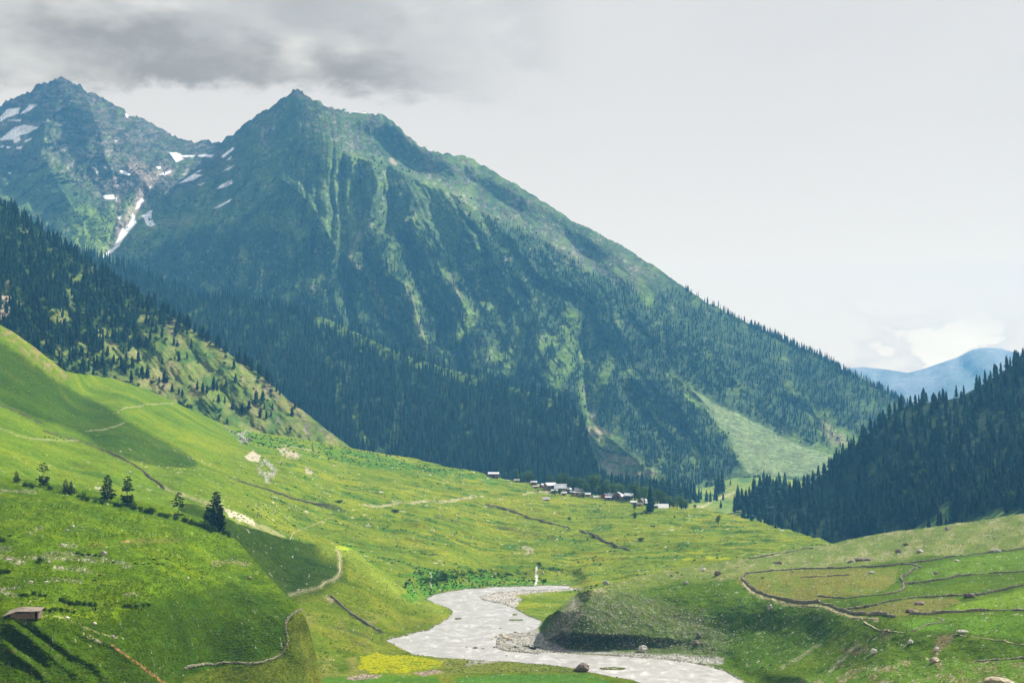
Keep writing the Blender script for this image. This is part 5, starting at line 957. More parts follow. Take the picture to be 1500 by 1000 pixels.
# fences of poles round the village plots
# ---------------------------------------------------------------- the low stone shed on the near hill
p=sn.pos(36,903); k=p[1]/F; s_=link('stone_shed',None,None,loc=p+np.array([0,0,.1]),rot=(0,0,.08),scale=(.9,.9,.66),label='low stone cattle shed with a flat earth roof at the left of the near meadow',cat='shed')
M_stone=W_('dry_stone',(.15,.12,.092),var=.4,scale=2.5,bump=.2); M_slab=W_('earth_slab_roof',(.185,.15,.12),var=.45,scale=1.5,bump=.1); M_slabe=W_('roof_edge_slabs',(.30,.25,.23),var=.35,scale=2.5)
b=MB()
for xa,xb,ya,yb,ht in ((-5.6,2.6,-2.5,-1.9,2.2),(-5.6,-5.0,-1.9,4.,1.6),(-5.6,6.6,4.,4.6,2.6),(2.6,4.3,-2.5,-1.9,3.0),(6.0,6.6,-1.9,4.,2.9)):
    L_=max(xb-xa,yb-ya); hor=(xb-xa)>(yb-ya); z=-1.0
    while z<ht:
        h_=.34; u=0
        while u<L_:
            w_=min(random.uniform(.4,.9),L_-u)
            if hor: b.box(xa+u,xa+u+w_-.03,ya,yb,z,z+h_-.02,.05)
            else: b.box(xa,xb,ya+u,ya+u+w_-.03,z,z+h_-.02,.05)
            u+=w_
        z+=h_
b.build('wall',M_stone,s_)
b=MB(); vs=[(-8.6,-2.4,.5),(-2.5,-3.4,3.35),(3.8,-3.6,3.2),(7.3,-3.0,3.4),(7.4,4.9,4.4),(-3.0,5.0,4.6),(-7.5,4.0,2.6)]; n=len(vs)
b.poly(vs+[(x,y,z+.45) for x,y,z in vs]+[(1.,1.,4.9)],[tuple(range(n-1,-1,-1))]+[(i,(i+1)%n,(i+1)%n+n,i+n) for i in range(n)]+[(i+n,(i+1)%n+n,2*n) for i in range(n)]); b.build('roof',M_slab,s_)
b=MB()
for q in range(26):
    u=q/26.; i=int(u*3); f=u*3-i; a_=Vector(vs[i]); c_=Vector(vs[i+1]); m_=a_.lerp(c_,f); b.box(m_.x-.15,m_.x+.75,m_.y-.25,m_.y+.35,m_.z+.28,m_.z+.58,.06)
b.build('roof_edge',M_slabe,s_)
b=MB(); b.tube((4.75,-2.6,-.8),(4.7,-2.7,3.3),.22,.18); b.build('post',M_wood,s_)
b=MB(); b.tube((6.35,-2.5,-.8),(6.4,-2.6,3.4),.25,.2); b.build('post',M_wood,s_)
b=MB(); b.box(4.35,6.0,-1.5,-1.35,-.5,2.9); b.build('doorway_shade',M_dark,s_)  # dark panel standing in for the unlit inside of the shed
# ---------------------------------------------------------------- stones
def rock_mesh(name,seed,mat,flat=.7,sub=2):
    r=np.random.default_rng(seed); bm=bmesh.new(); bmesh.ops.create_icosphere(bm,subdivisions=sub,radius=.5)
    pl=[(r.normal(size=3),r.uniform(.28,.46)) for _ in range(9)]
    for v in bm.verts:
        c=np.array(v.co)
        for nn,d in pl:
            nn=nn/np.linalg.norm(nn); t=c@nn
            if t>d: c=c-nn*(t-d)*.92
        c=c*(1+.06*r.normal()); c[2]*=flat; v.co=c
    me=bpy.data.meshes.new(name); bm.to_mesh(me); bm.free(); me.materials.append(mat); return me
import bmesh
M_rk=W_('pale_boulder',(.36,.34,.30),var=.4,scale=2.,bump=.1,objrand=.35); M_rkd=W_('brown_boulder',(.17,.13,.11),var=.45,scale=2.,bump=.1,objrand=.3); M_rkw=W_('white_stone',(.40,.39,.35),var=.25,scale=2.,objrand=.35); M_rkt=W_('lichened_boulder',(.33,.28,.20),var=.45,scale=1.4,bump=.15)
RK=[rock_mesh('stone',600+i,M_rkw,.7,1) for i in range(4)]; RG=[rock_mesh('grey_stone',610+i,M_rk,.7,1) for i in range(4)]; RD=[rock_mesh('dark_stone',620+i,M_rkd,.7,1) for i in range(3)]
def boulder(sheet,px,row,wpx,hpx,label,mat=M_rk,seed=0,group=None,name='boulder',flat=1.):
    p=sheet.pos(px,row); k=p[1]/F; me=rock_mesh(name,700+seed,mat,flat,3)
    return link(name,me,None,loc=p+np.array([0,0,hpx*k*.30]),rot=(0,0,rng.uniform(-.5,.5)),scale=(wpx*k*1.1,wpx*k*.9,hpx*k*1.25),label=label,cat='boulder',group=group)
BL=[(sb,852,983,22,14,'big reddish brown boulder at the water edge near the bottom',M_rkd),(sf,1464,999,44,13,'largest tan boulder cut off by the bottom edge',M_rkt),(sf,1369,971,14,8,'big pale boulder with a dark foot on the grass below the right path',M_rkt),(sf,1372,957,8,9,'pale upright rock just above the big pale boulder',M_rk),
 (sf,1316,808,9,6,'dark pyramid shaped boulder on the stony common',M_rkd),(sf,1347,809,12,5,'grey and white boulder right of the dark pyramid one on the common',M_rk),(sf,1328,799,9,4,'low dark boulder above the dark pyramid one',M_rkd),(sf,1388,777,9,6,'dark boulder on the skyline of the stony common',M_rkd),(sf,1272,821,15,5,'long dark slab boulder above the upper field wall',M_rkd),(sf,1259,821,12,6,'left dark slab boulder beside the long one above the upper wall',M_rkd),(sf,1246,825,9,4,'dark stone just above the upper field wall',M_rkd),
 (sf,1139,824,13,4,'flat dark boulder at the left end of the common',M_rkd),(sf,1461,808,11,6,'white boulder on the upper field wall',M_rkw),(sf,1161,837,6,3,'small white stone on the upper field wall near its left end',M_rkw),(sf,1280,958,9,8,'white boulder on the dark slope under the path',M_rkw),(sf,1128,893,8,8,'white leaning rock on the dark green slope',M_rkw),(sf,1334,943,8,6,'white rock below the bend of the path',M_rkw),
 (sf,1410,928,17,5,'low grey rock mound on the lower field beside the path',M_rk),(sf,1420,875,16,8,'pile of grey rock where two field walls meet',M_rkd),(sf,1333,897,13,6,'purple grey rock pile inside the lower olive field',M_rkd),(sf,1346,887,14,5,'upper purple grey rock pile inside the lower olive field',M_rkd),(sf,1276,840,9,3,'grey stone heap inside the upper olive field',M_rk),
 (sf,1401,823,8,3,'flat grey stone in the bright upper field',M_rk),(sf,1371,840,6,4,'dark stone in the bright upper field',M_rkd),(sf,1464,844,4,2,'small stone in the upper right field',M_rk),(sf,1051,844,9,7,'dark grey boulder left of the corner of the field wall',M_rkd),(sf,1030,819+18,8,5,'pale boulder among the stones on the mound top',M_rkw),(sf,1005,856,7,5,'purple grey boulder high on the mound face',M_rk),
 (sf,942,955,14,10,'pale slab leaning at the foot of the mound',M_rk),(sf,926,948,8,6,'dark boulder low on the stony mound',M_rkd),(sf,1020,945,10,6,'brown boulder on the bank at the right end of the mound',M_rkd),(sf,1023,936,8,8,'upper brown boulder on the bank at the right end of the mound',M_rkd),(sp,887,856,10,8,'pinkish white boulder on the flat left of the mound top',M_rkw),
 (sp,779,857.5,4,3,'white stone where the little stream meets the river',M_rkw),(sp,795,842,4,5,'pale boulder beside the white stream',M_rk),(sn,71,791+34,7,5,'grey boulder on the rock line near the left border',M_rk),(sn,152,811,9,7,'biggest pale boulder at the right end of the upper rock band',M_rk),(sn,275,848,5,4,'lone pale stone on the open near meadow',M_rkw),(sn,138,913,6,4,'round grey stone on the grass right of the shed',M_rk),(sn,98,906,8,4,'grey stone beside the path edge right of the shed',M_rk),(sn,165,931,6,4,'pale stone at the end of the stone streak',M_rkw),
 (sn,45,852,6,3,'pale stone left of a pair on the near meadow',M_rkw),(sn,68,852,6,3,'pale stone right of a pair on the near meadow',M_rkw),(sn,107,770,5,4,'lone white stone on the upper near meadow',M_rkw),(sn,367,846,5,5,'tan stone on the right flank of the near meadow',M_rkt),(sn,98,798-20,5,3,'small pale stone above the rock bands',M_rkw),
 (sp,355,645,9,7,'white boulder in the tumbled rocks on the left of the plateau skyline',M_rkw),(sp,360,650,7,6,'second white boulder lower in the tumbled rocks',M_rkw),(sp,366,644,6,5,'grey boulder right of the white ones in the tumbled rocks',M_rk)]
for i,(sh_,a,b,w_,h_,l,m_) in enumerate(BL): boulder(sh_,a,b,w_,h_,l,m_,i)
for i,(a,b,w_,h_) in enumerate([(697,948.5,10,3),(708,949,6,2),(683,947.5,4,2),(724,948,5,4),(742,960,4,2),(756,926,8,3),(733,912+8,4,2)]):
    p=P(a,b,1/wplane(b)); link('river_rock',rock_mesh('river_rock',800+i,M_rkd,.8,2),None,loc=p,scale=(w_*p[1]/F,w_*p[1]/F*1.2,h_*p[1]/F*1.6),label='dark wet rock breaking the surface of the river',cat='rock',group='rocks in the river')
for i,(a,b,w_,h_) in enumerate([(735,930,12,6),(741,934,14,7),(728,933,9,5),(747,937,10,7),(738,938,10,5),(722,936,7,3)]):
    p=P(a,b,1/wplane(b)); link('river_rock',rock_mesh('river_rock',830+i,M_rkt,.8,2),None,loc=p,scale=(w_*p[1]/F,w_*p[1]/F*1.2,h_*p[1]/F*1.3),label='brown rock of the jagged outcrop at the tip of the gravel bar',cat='rock',group='outcrop at the gravel bar tip')
# gravel islands with grass
for nm,c,wd,ht,l in (('gravel_island',(756,908),26,2.,'long grassy gravel island in the middle of the river'),('gravel_island',(671,906),13,2.,'small mossy gravel island near the left bank'),('gravel_island',(754,900),9,1.6,'tiny flat gravel island behind the long grassy one'),('gravel_island',(897,979),48,3.,'grassy gravel strip beside the big reddish boulder')):
    p=P(c[0],c[1],1/wplane(c[1])); k=p[1]/F; n=26; V=[];Fc=[]
    for a in range(6):
        for i in range(n):
            an=6.2832*i/n; rr=(1-a/5.5)*(1+.22*math.sin(an*3+wd)+.12*math.sin(an*7)); V.append((wd*k*.5*rr*math.cos(an),max(5,wd*k*.30)*rr*math.sin(an),-.6+.95*(1-(1-a/5)**2)+random.uniform(-.08,.08)))
    V.append((0,0,.4))
    for a in range(5):
        for i in range(n): j=(i+1)%n; Fc.append((a*n+i,a*n+j,(a+1)*n+j,(a+1)*n+i))
    me=bpy.data.meshes.new(nm); me.from_pydata(V,[],Fc+[(5*n+i,5*n+(i+1)%n,6*n) for i in range(n)]); me.update()
    isl=link(nm,me,W_('island_gravel',(.24,.23,.18),var=.5,scale=1.2,bump=.2),loc=p,label=l,cat='island')
    for q in range(int(wd*.5)):
        an=random.uniform(0,6.28); rr=random.random()**.5*.7; x_,y_=wd*k*.5*rr*math.cos(an),max(5,wd*k*.3)*rr*math.sin(an); s=random.uniform(.8,1.6)
    tf=MB()
    for q in range(int(wd*22)):
        an=random.uniform(0,6.28); rr=random.random()**.5*.8; x_,y_=wd*k*.5*rr*math.cos(an),max(5,wd*k*.3)*rr*math.sin(an); h_=random.uniform(.15,.5); a2=random.uniform(0,6.28); dx,dy=.18*math.cos(a2),.18*math.sin(a2)
        tf.poly([(x_-dx,y_-dy,.1),(x_+dx,y_+dy,.1),(x_+dy*.8,y_-dx*.8,.2+h_)],[(0,1,2)])
    tf.build('tuft',M_tuft2,isl)
# scattered stones (nobody could count them)
def stones(name,sheet,n,box,maskf,lo,hi,meshes,label):
    x,y,p=sample(sheet,n,box,maskf); h=lo+(hi-lo)*rng.random(len(p))**2.5; p[:,2]+=h*.12; scatter(name,p,np.stack([h*rng.uniform(.8,1.5,len(h)),h*rng.uniform(.8,1.5,len(h)),h],1),meshes,label,'stones',lean=.3)
md_=[(745,955),(785,940),(805,905),(842,870),(900,858),(960,855),(1020,885),(1070,915),(1080,945),(1040,962),(850,962)]
stones('mound_stones',sf,11000,(740,840,1240,965),lambda a,b:np.clip(pmask(a,b,md_,12,6)*.6+.10*(b>838),0,1)*(river_sd(a,b)<-2),.25,1.1,RK+RG,'pale stones strewn thickly over the river mound')
stones('slope_stones',sf,3000,(1000,835,1400,990),lambda a,b:.25+.5*pmask(a,b,Q4([(420,930),(600,760),(780,780),(600,960)]),8)+0*a,.25,.9,RK,'white stones sprinkled over the green slope below the right path')
stones('common_stones',sf,5000,(960,750,1520,850),lambda a,b:pmask(a,b,[(900,862),(965,832),(1232,788),(1500,745),(1520,790),(1350,812),(1250,828),(1100,838),(1000,850)],6)*.55,.4,1.5,RK+RG+RD,'stones littering the pale common on the right')
stones('foreground_stones',sf,1500,(1180,965,1520,1010),lambda a,b:.6*ss(fbm(a/16.,b/9.,4,165)+.3,0,.4),.2,.9,RG+RK+RD,'grey stones in the grass at the bottom right')
stones('field_stones',sf,700,(1080,800,1520,960),lambda a,b:.4+0*a,.2,.7,RK+RG,'single stones lying in the walled fields')
gb_=L8([(845,642),(930,618),(1050,609),(1240,603),(1300,600),(1250,612),(1080,630),(1040,650),(1010,688),(960,672),(880,655)])
stones('bar_gravel',sp,2600,(690,858,860,895),lambda a,b:pmask(a,b,gb_,2)*(river_sd(a,b)<1),.4,1.5,RK+RG,'grey gravel bar beside the upper bend of the river')
stones('bank_gravel',sf,4500,(700,915,1080,975),lambda a,b:pmask(a,b,[(715,962),(728,948),(752,940),(785,925),(800,940),(830,953),(950,958),(1060,962),(1060,972),(900,968),(760,966)],3)*(river_sd(a,b)<1.5),.3,1.3,RK+RG+RD,'gravel apron at the foot of the mound')
stones('shore_stones',sb,5000,(560,860,1100,1000),lambda a,b:((river_sd(a,b)>-2.5)&(river_sd(a,b)<.8))*1.,.3,1.2,RG+RD,'dark stones along the near shore of the river')
stones('far_shore_stones',sp,5000,(560,850,830,960),lambda a,b:((river_sd(a,b)>-2.)&(river_sd(a,b)<.8))*1.,.3,1.1,RG+RD,'dark stones along the far shore of the river')
rl=[(L7([(0,470),(100,495)]),4),(L7([(110,480),(230,457),(330,462),(440,478),(540,510)]),4),(L7([(130,470),(260,480),(400,490)]),3),(L7([(230,520),(300,520),(380,530)]),3),(L7([(200,565),(290,572),(340,580)]),3),(L7([(0,622),(70,635)]),4),(L7([(250,422),(320,422)]),4),(L7([(0,440),(40,442)]),5),(L7([(130,375),(160,352),(180,352)]),3),(L7([(530,632),(570,632)]),4),(L7([(10,603),(70,600)]),5),(L7([(355,795),(400,820),(420,832)]),3),(L7([(0,190),(140,198)]),1),(L7([(900,495),(1000,490),(1040,505)]),3)]
def rlm(a,b):
    o=0
    for pl,w in rl: o=np.maximum(o,lmask(a,b,pl,w,3))
    return o
stones('meadow_rocks',sn,60000,(-20,720,380,960),lambda a,b:rlm(a,b)*.4*ss(fbm(a/7.,b/4.,3,920),-.3,.3),.2,1.0,RG+RK+RD+RD,'bands of broken rock across the near meadow')
stones('meadow_stones',sn,2200,(-20,705,450,1010),lambda a,b:.35+0*a,.15,.6,RK+RG,'white stones dotted over the near meadow')
stones('plateau_stones',sp,3800,(300,640,1230,860),lambda a,b:.45*(river_sd(a,b)<-6),.35,1.3,RK+RG+RD,'stones dotted over the plateau meadow')
tr=[(C3([(1040,720),(1000,735),(1010,760),(1030,755)]),4),(C3([(1110,840),(1150,880),(1140,910),(1110,905),(1120,935)]),5),(C3([(940,700),(975,725),(1000,735)]),4),(C3([(1090,900),(1080,870),(1100,850)]),3)]
stones('ravine_stones',sp,9000,(325,620,410,720),lambda a,b:np.maximum.reduce([lmask(a,b,q,w,3) for q,w in tr])*.8,.5,2.2,RK+RG,'pale tumbled rocks in the little ravine on the left of the plateau')
# ---------------------------------------------------------------- dry stone walls
def resample(pl,step_px):
    out=[]; 
    for (a,b),(c,d) in zip(pl[:-1],pl[1:]):
        n=max(1,int(math.hypot(c-a,d-b)/step_px)); out+=[(a+(c-a)*i/n,b+(d-b)*i/n) for i in range(n)]
    return np.array(out+[pl[-1]])
def smooth_pl(pl,it=2):
    for _ in range(it):
        q=[pl[0]]
        for a,b in zip(pl[:-1],pl[1:]): q+=[(a[0]*.75+b[0]*.25,a[1]*.75+b[1]*.25),(a[0]*.25+b[0]*.75,a[1]*.25+b[1]*.75)]
        pl=q+[pl[-1]]
    return pl
def wall(sheet,pl,label,h=1.2,w=1.,mat=None,group='dry stone walls between the fields'):
    h*=.8; w*=.8
    px_seed=pl[0][0]; q=resample(smooth_pl(pl),1.); q[:,1]+=.7*fbm(q[:,0]/7.,q[:,1]/7.,3,7); P3=sheet.pos(q[:,0],q[:,1]); d=np.r_[0,np.cumsum(np.linalg.norm(np.diff(P3[:,:2],axis=0),axis=1))]
    s=np.arange(0,d[-1],.75); X=np.stack([np.interp(s,d,P3[:,i]) for i in range(3)],1); b=MB()
    for i,c in enumerate(X):
        hh=h*(1+.75*fbm(np.array([s[i]/9.]),np.array([px_seed]),3,5)[0])
        if hh<h*.62 and random.random()<.6: continue
        for lay in range(3):
            for side in (-1,1):
                if lay==2 and side==1: continue
                sz=random.uniform(.35,.62); y_=side*w*.26 if lay<2 else 0; t_=X[min(i+1,len(X)-1)]-X[max(i-1,0)]; L_=math.hypot(t_[0],t_[1])+1e-6; nx,ny=-t_[1]/L_,t_[0]/L_
                cx,cy,cz=c[0]+nx*y_+random.uniform(-.2,.2),c[1]+ny*y_+random.uniform(-.2,.2),c[2]+hh*(lay*.36)-.1
                b.box(cx-sz,cx+sz,cy-sz*.8,cy+sz*.8,cz,cz+hh*.42,sz*.28)
    return b.build('stone_wall',mat or M_wall,label=label,cat='wall',group=group)
M_wall=W_('field_wall_stone',(.21,.19,.14),var=.5,scale=.9,bump=.1); M_wallp=W_('pale_wall_stone',(.22,.21,.14),var=.45,scale=.9,bump=.1)
for pl,l,h in ((Q4([(0,467),(150,450),(330,440),(500,437),(640,440),(740,424)]),'long upper wall between the stony common and the olive field',1.3),(Q4([(740,424),(780,425),(835,438),(800,446),(765,468),(728,488),(745,505),(770,511)]),'crooked cross wall between the olive and the bright upper field',1.3),
 (Q4([(780,422),(850,410),(950,390),(1100,365),(1230,355),(1400,334)]),'wall along the top of the bright upper field',1.2),(Q4([(770,511),(900,500),(1050,480),(1200,468),(1400,453)]),'wall under the bright upper field',1.2),
 (Q4([(745,515),(748,540),(700,560),(600,572),(500,580),(420,580),(330,570)]),'curved wall closing the bottom of the upper olive field',1.),(Q4([(460,637),(560,628),(650,610),(750,595),(850,583),(1000,575),(1100,570),(1200,555),(1400,522)]),'wall along the top of the lower olive and brightest fields',1.2),
 (Q4([(0,467),(-38,478),(-40,500),(0,540),(80,575),(200,608),(330,605)]),'wall curving round the field corner beside the path',1.6),(Q4([(330,605),(420,635),(500,658),(620,668),(700,682)]),'wall following the path under the lower olive field',1.5),
 (Q4([(780,668),(870,668),(930,655),(1100,645),(1400,637)]),'dark overgrown wall under the brightest field',1.5),(Q4([(245,488),(350,482),(480,475)]),'short ruined wall inside the upper olive field',.9),(Q4([(-10,392),(120,370),(250,350),(300,345)]),'outer wall on the left end of the stony common',1.1),(Q4([(1100,888),(1200,885),(1400,878)]),'low rubble wall near the bottom right corner',.8),(Q4([(910,680),(960,700),(860,712),(790,745)]),'faint line of stones on the lower field',.5)):
    wall(sf,pl,l,h,1.1)
wall(sn,L7([(770,940),(870,925),(970,912),(1060,930),(1130,905),(1180,880),(1203,820)]),'pale stone wall looping round the foot of the near hill',.8,.7,M_wallp)
wall(sn,L7([(1203,820),(1190,750),(1215,715),(1262,690)]),'pale stone wall climbing the right edge of the near hill',.8,.7,M_wallp)
for pl,l,h in ((L8([(890,255),(1000,280),(1080,310),(1150,330),(1240,355)]),'dark wall crossing the plateau meadow below the village',1.6),(Q3([(165,255),(230,285),(300,310),(350,335),(410,352)]),'dark wall above the river plateau right of centre',1.8),(L7([(1000,168),(1100,190),(1250,235),(1380,265)]),'long thin wall above the grazing herd',1.3),(L7([(450,40),(540,85),(600,125),(640,150),(690,180)]),'dark stony ditch wall on the left slope above the crest pines',1.6),(L8([(245,640),(290,680),(340,720),(400,760),(455,795)]),'ruined wall running down the bank to the river',1.3)):
    wall(sb if 'down the bank' in l else sp,pl,l,h,1.,group='old walls on the meadows')
# ---------------------------------------------------------------- footpaths
def path(sheet,pl,w,label):
    q=resample(smooth_pl(pl),.8); C=sheet.pos(q[:,0],q[:,1]); t=np.gradient(C,axis=0); t/=np.linalg.norm(t[:,:2],axis=1)[:,None]+1e-9; n=np.stack([-t[:,1],t[:,0]],1)
    m=5; V=[]; fr=CPT
    for j in range(m):
        f=(j/(m-1)-.5)*w*.6*(1+.9*fbm(np.arange(len(C))/9.,np.arange(len(C))*0.+j,3,900)); X=C.copy(); X[:,:2]+=n*f[:,None]
        # height of the land under this strip: follow the ground across the path
        px_=750+X[:,0]/X[:,1]*F; rr=q[:,1].copy()
        for _ in range(6):
            g=sheet.pos(px_,rr); rr=rr-(X[:,1]-g[:,1])*.6/np.maximum(1e-3,g[:,1]*g[:,1]/F/120.) if False else rr
        X[:,2]=C[:,2]+.22-.10*abs(j-(m-1)/2)/2
        V.append(X)
    V=np.stack(V,1).reshape(-1,3); N_=len(C); i=(np.arange(N_-1)[:,None]*m+np.arange(m-1)).ravel()
    return link('path',mesh_np('path',V,np.stack([i,i+m,i+m+1,i+1],1)),M_path,kind='structure')
M_path=W_('trodden_earth',(.29,.25,.14),var=.3,scale=.8,bump=.1)
path(sf,Q4([(-40,505),(-30,530),(0,552),(50,580),(120,602),(200,620),(330,625),(430,657),(520,682),(610,697)]),1.7,'')
path(sf,Q4([(555,708),(600,735),(640,743),(700,746),(760,750)]),1.7,''); path(sf,Q4([(985,770),(1080,778),(1200,795),(1400,818)]),1.5,'')
path(sb,L7([(1215,632),(1280,615),(1340,600),(1360,575),(1395,565),(1425,530),(1418,500),(1424,470),(1412,442)]),2.0,''); path(sp,L7([(1212,395),(1225,380),(1260,355),(1340,320),(1400,295)]),2.0,'')
# ---------------------------------------------------------------- animals and people
M_blk=W_('black_hide',(.012,.011,.010),var=.3); M_brn=W_('brown_hide',(.13,.035,.015),var=.3); M_wht=W_('white_fleece',(.62,.58,.50),var=.15); M_skin=W_('skin',(.34,.19,.12),var=.1); M_robe=W_('dark_robe',(.03,.03,.035),var=.2); M_robe2=W_('reddish_robe',(.20,.06,.05),var=.2); M_hair=W_('black_hair',(.01,.01,.01))
def skinned(name,verts,edges,mat,sub=1):
    me=bpy.data.meshes.new(name); me.from_pydata([v[:3] for v in verts],edges,[]); o=bpy.data.objects.new(name,me); COL.objects.link(o)
    md=o.modifiers.new('s','SKIN'); sv_=me.skin_vertices[0].data
    for i,v in enumerate(verts): r_=v[3] if hasattr(v[3],'__len__') else (v[3],v[3]); sv_[i].radius=r_
    sv_[0].use_root=True
    if sub: m2=o.modifiers.new('u','SUBSURF'); m2.levels=sub; m2.render_levels=sub
    dg=bpy.context.evaluated_depsgraph_get(); r=bpy.data.meshes.new_from_object(o.evaluated_get(dg)); r.name=name; bpy.data.objects.remove(o); r.materials.clear(); r.materials.append(mat)
    for f in r.polygons: f.use_smooth=True
    return r
def beast(name,mat,graze=True,leg=.62,body=.27,L=1.,head=.13):
    h=leg+body; v=[(0,0,h,(body,body*1.15)),(.45*L,0,h+.02,(body*.95,body*1.1)),(-.5*L,0,h+.02,(body*.9,body*1.05)),(-.78*L,0,h,body*.62)]
    e=[(0,1),(0,2),(2,3)]
    nk=[(.75*L,0,h+.02 if graze else h+.3,body*.55),(1.0*L,0,h-.35 if graze else h+.48,body*.42),(1.12*L,0,h-.62 if graze else h+.42,head),(1.2*L,0,h-.78 if graze else h+.34,head*.6)]
    n=len(v); v+=nk; e+=[(1,n),(n,n+1),(n+1,n+2),(n+2,n+3)]
    for x,par in ((.48*L,1),(-.62*L,2)):
        for y in (-.17,.17):
            n=len(v); bk=.05 if x<0 else -.03
            v+=[(x,y,leg*.95,body*.42),(x-bk,y,leg*.5,body*.24),(x+bk*.6,y,leg*.22,body*.17),(x,y,.02,body*.18)]; e+=[(par,n),(n,n+1),(n+1,n+2),(n+2,n+3)]
    n=len(v); v+=[(-.92*L,0,h-.1,.035),(-.95*L,0,h-.5,.03)]; e+=[(3,n),(n,n+1)]
    return skinned(name,v,e,mat)
COW=beast('cow',M_blk); COWB=beast('cow_brown',M_brn); CALF=beast('calf',M_blk,False,.5,.22,.8,.1); SHP=beast('sheep',M_wht,True,.32,.27,.62,.09); GOAT=beast('goat',M_blk,False,.42,.17,.6,.07); HRS=beast('horse',M_brn,True,.85,.27,1.05,.12)
def animal(sheet,px,row,me,kind,label,s=1.,rot=None,group=None):
    p=sheet.pos(px,row); return link(kind,me,None,loc=p,rot=(0,0,rng.uniform(0,6.28) if rot is None else rot),scale=s,label=label,cat=kind,group=group)
for a,b,me,k,l in ((198,827,COW,'cow','black cow lying nearest the rock line on the near meadow'),(225,821,COW,'cow','middle black cow of three on the rock line'),(244,818,CALF,'calf','small black calf on the right of three along the rock line'),(138,852,COW,'cow','black cow alone on the near meadow below the brown one'),(146,842.5,COWB,'cow','reddish brown cow alone on the near meadow')):
    animal(sn,a,b,me,k,l,.95,rng.choice([0.2,3.3]))
hp=[(x,y) for x,y in A_([(60,130),(100,113),(45,145),(42,168),(50,182),(98,178),(120,180),(145,165),(205,120),(195,130),(160,132),(240,160),(205,160),(205,170),(280,118),(270,125),(335,118),(360,142),(393,138),(390,155),(448,190),(485,212),(510,232),(440,212),(380,205),(380,215),(295,210),(320,205),(330,212),(290,262),(205,210),(190,225),(185,235),(140,205),(150,208),(50,215),(40,238),(15,230),(70,228),(130,250),(218,328),(332,382),(80,240),(235,110),(265,100),(395,185)],370,720,.16)]
for i,(a,b) in enumerate(hp): 
    r=rng.random()
    if r<.62: animal(sp,a,b,COW,'cow','black cow of the herd grazing above the forked footpath',.95,None,'herd above the forked footpath')
    else: animal(sp,a,b,SHP,'sheep','white sheep among the cows above the forked footpath',1.25,None,'sheep above the forked footpath')
for a,b in ((72,641),(79,643),(83,645),(89,642),(93,645),(66,641),(270,689)): animal(sp,a,b,COW,'cow','black cow grazing high on the left slope',1.05,None,'cows high on the left slope')
for a,b,me,k,l,s in ((992,842,HRS,'horse','brown horse on the crest of the mound beside a boulder',1.6),(983,845,COW,'cow','black cow on the crest left of the brown horse',1.5),(999,845,COW,'cow','black cow on the crest right of the brown horse',1.4),(862,865,COW,'cow','right black cow of the group at the left end of the mound top',1.5),(857,869,COW,'cow','largest black cow of the group at the left end of the mound top',1.6),(866,863,CALF,'calf','black calf behind the group at the left end of the mound top',1.5),(835,868,COW,'cow','black cow nearest the upper left edge of the mound',1.0),(860.5,870.5,CALF,'calf','black calf beside the largest cow on the mound',1.2),(881,869,CALF,'calf','lone black calf right of the cows on the mound top',1.2),(1117,849,HRS,'horse','reddish horse grazing inside the upper olive field',1.5),(1129,975,COW,'cow','right black cow of two on the low green bank by the river',1.1),(1117,978,COW,'cow','left black cow of two on the low green bank by the river',1.1)):
    animal(sf if not(a<850) else sf,a,b,me,k,l,s*.8,rng.choice([0.3,2.9]))
def person(sheet,px,row,label,robe,face=0.,s=1.):
    v=[(0,0,.95,(.15,.11)),(0,0,1.18,(.16,.11)),(0,0,1.38,(.17,.10)),(0,0,1.50,.055),(0,0,1.60,(.08,.095)),(0,0,1.70,(.075,.09))]; e=[(0,1),(1,2),(2,3),(3,4),(4,5)]
    for sg,st in ((1,.14),(-1,-.12)):
        n=len(v); v+=[(sg*.10,0,.88,.09),(sg*.11,-st*.6,.48,.065),(sg*.11,-st+.04,.09,.045),(sg*.11,-st-.12,.03,.04)]; e+=[(0,n),(n,n+1),(n+1,n+2),(n+2,n+3)]
        n=len(v); v+=[(sg*.20,0,1.40,.055),(sg*.26,st*.4,1.12,.042),(sg*.25,st*1.1-.05,.88,.032)]; e+=[(2,n),(n,n+1),(n+1,n+2)]
        w_=n+2
        for f in range(4): n=len(v); v+=[(sg*(.235+.012*f),st*1.1-.05-.02*(f-1.5),.80-.01*(f%2),.009),(sg*(.24+.01*f),st*1.1-.06-.02*(f-1.5),.755,.008)]; e+=[(w_,n),(n,n+1)]
        n=len(v); v+=[(sg*.225,st*1.1-.10,.83,.010)]; e+=[(w_,n)]
    b=skinned('body',v,e,M_skin); p=sheet.pos(px,row); o=link('person',b,None,loc=p,rot=(0,0,face),scale=s,label=label,cat='person')
    m=MB(); k=14; R=[(.36,.27,.20),(.50,.25,.19),(.95,.20,.16),(1.2,.20,.15),(1.42,.22,.13),(1.5,.10,.09)]
    for z,a,c in R: m.V+= [(a*math.cos(6.2832*i/k),c*math.sin(6.2832*i/k),z) for i in range(k)]
    for q in range(len(R)-1): m.F+=[(q*k+i,q*k+(i+1)%k,(q+1)*k+(i+1)%k,(q+1)*k+i) for i in range(k)]
    for sg in (1,-1): m.tube((sg*.19,0,1.44),(sg*.27,.05*sg,1.1),.085,.075); m.tube((sg*.27,.05*sg,1.12),(sg*.25,.1*sg,.92),.078,.07)
    m.build('robe',robe,o)
    m=MB(); bm=bmesh.new(); bmesh.ops.create_uvsphere(bm,u_segments=10,v_segments=7,radius=.105); me=bpy.data.meshes.new('hair')
    for q in bm.verts: q.co.y=q.co.y*1.05+.02; q.co.z=max(q.co.z,-.02)
    bm.to_mesh(me); bm.free(); h_=link('hair',me,M_hair,o,loc=(0,0,1.70)); return o
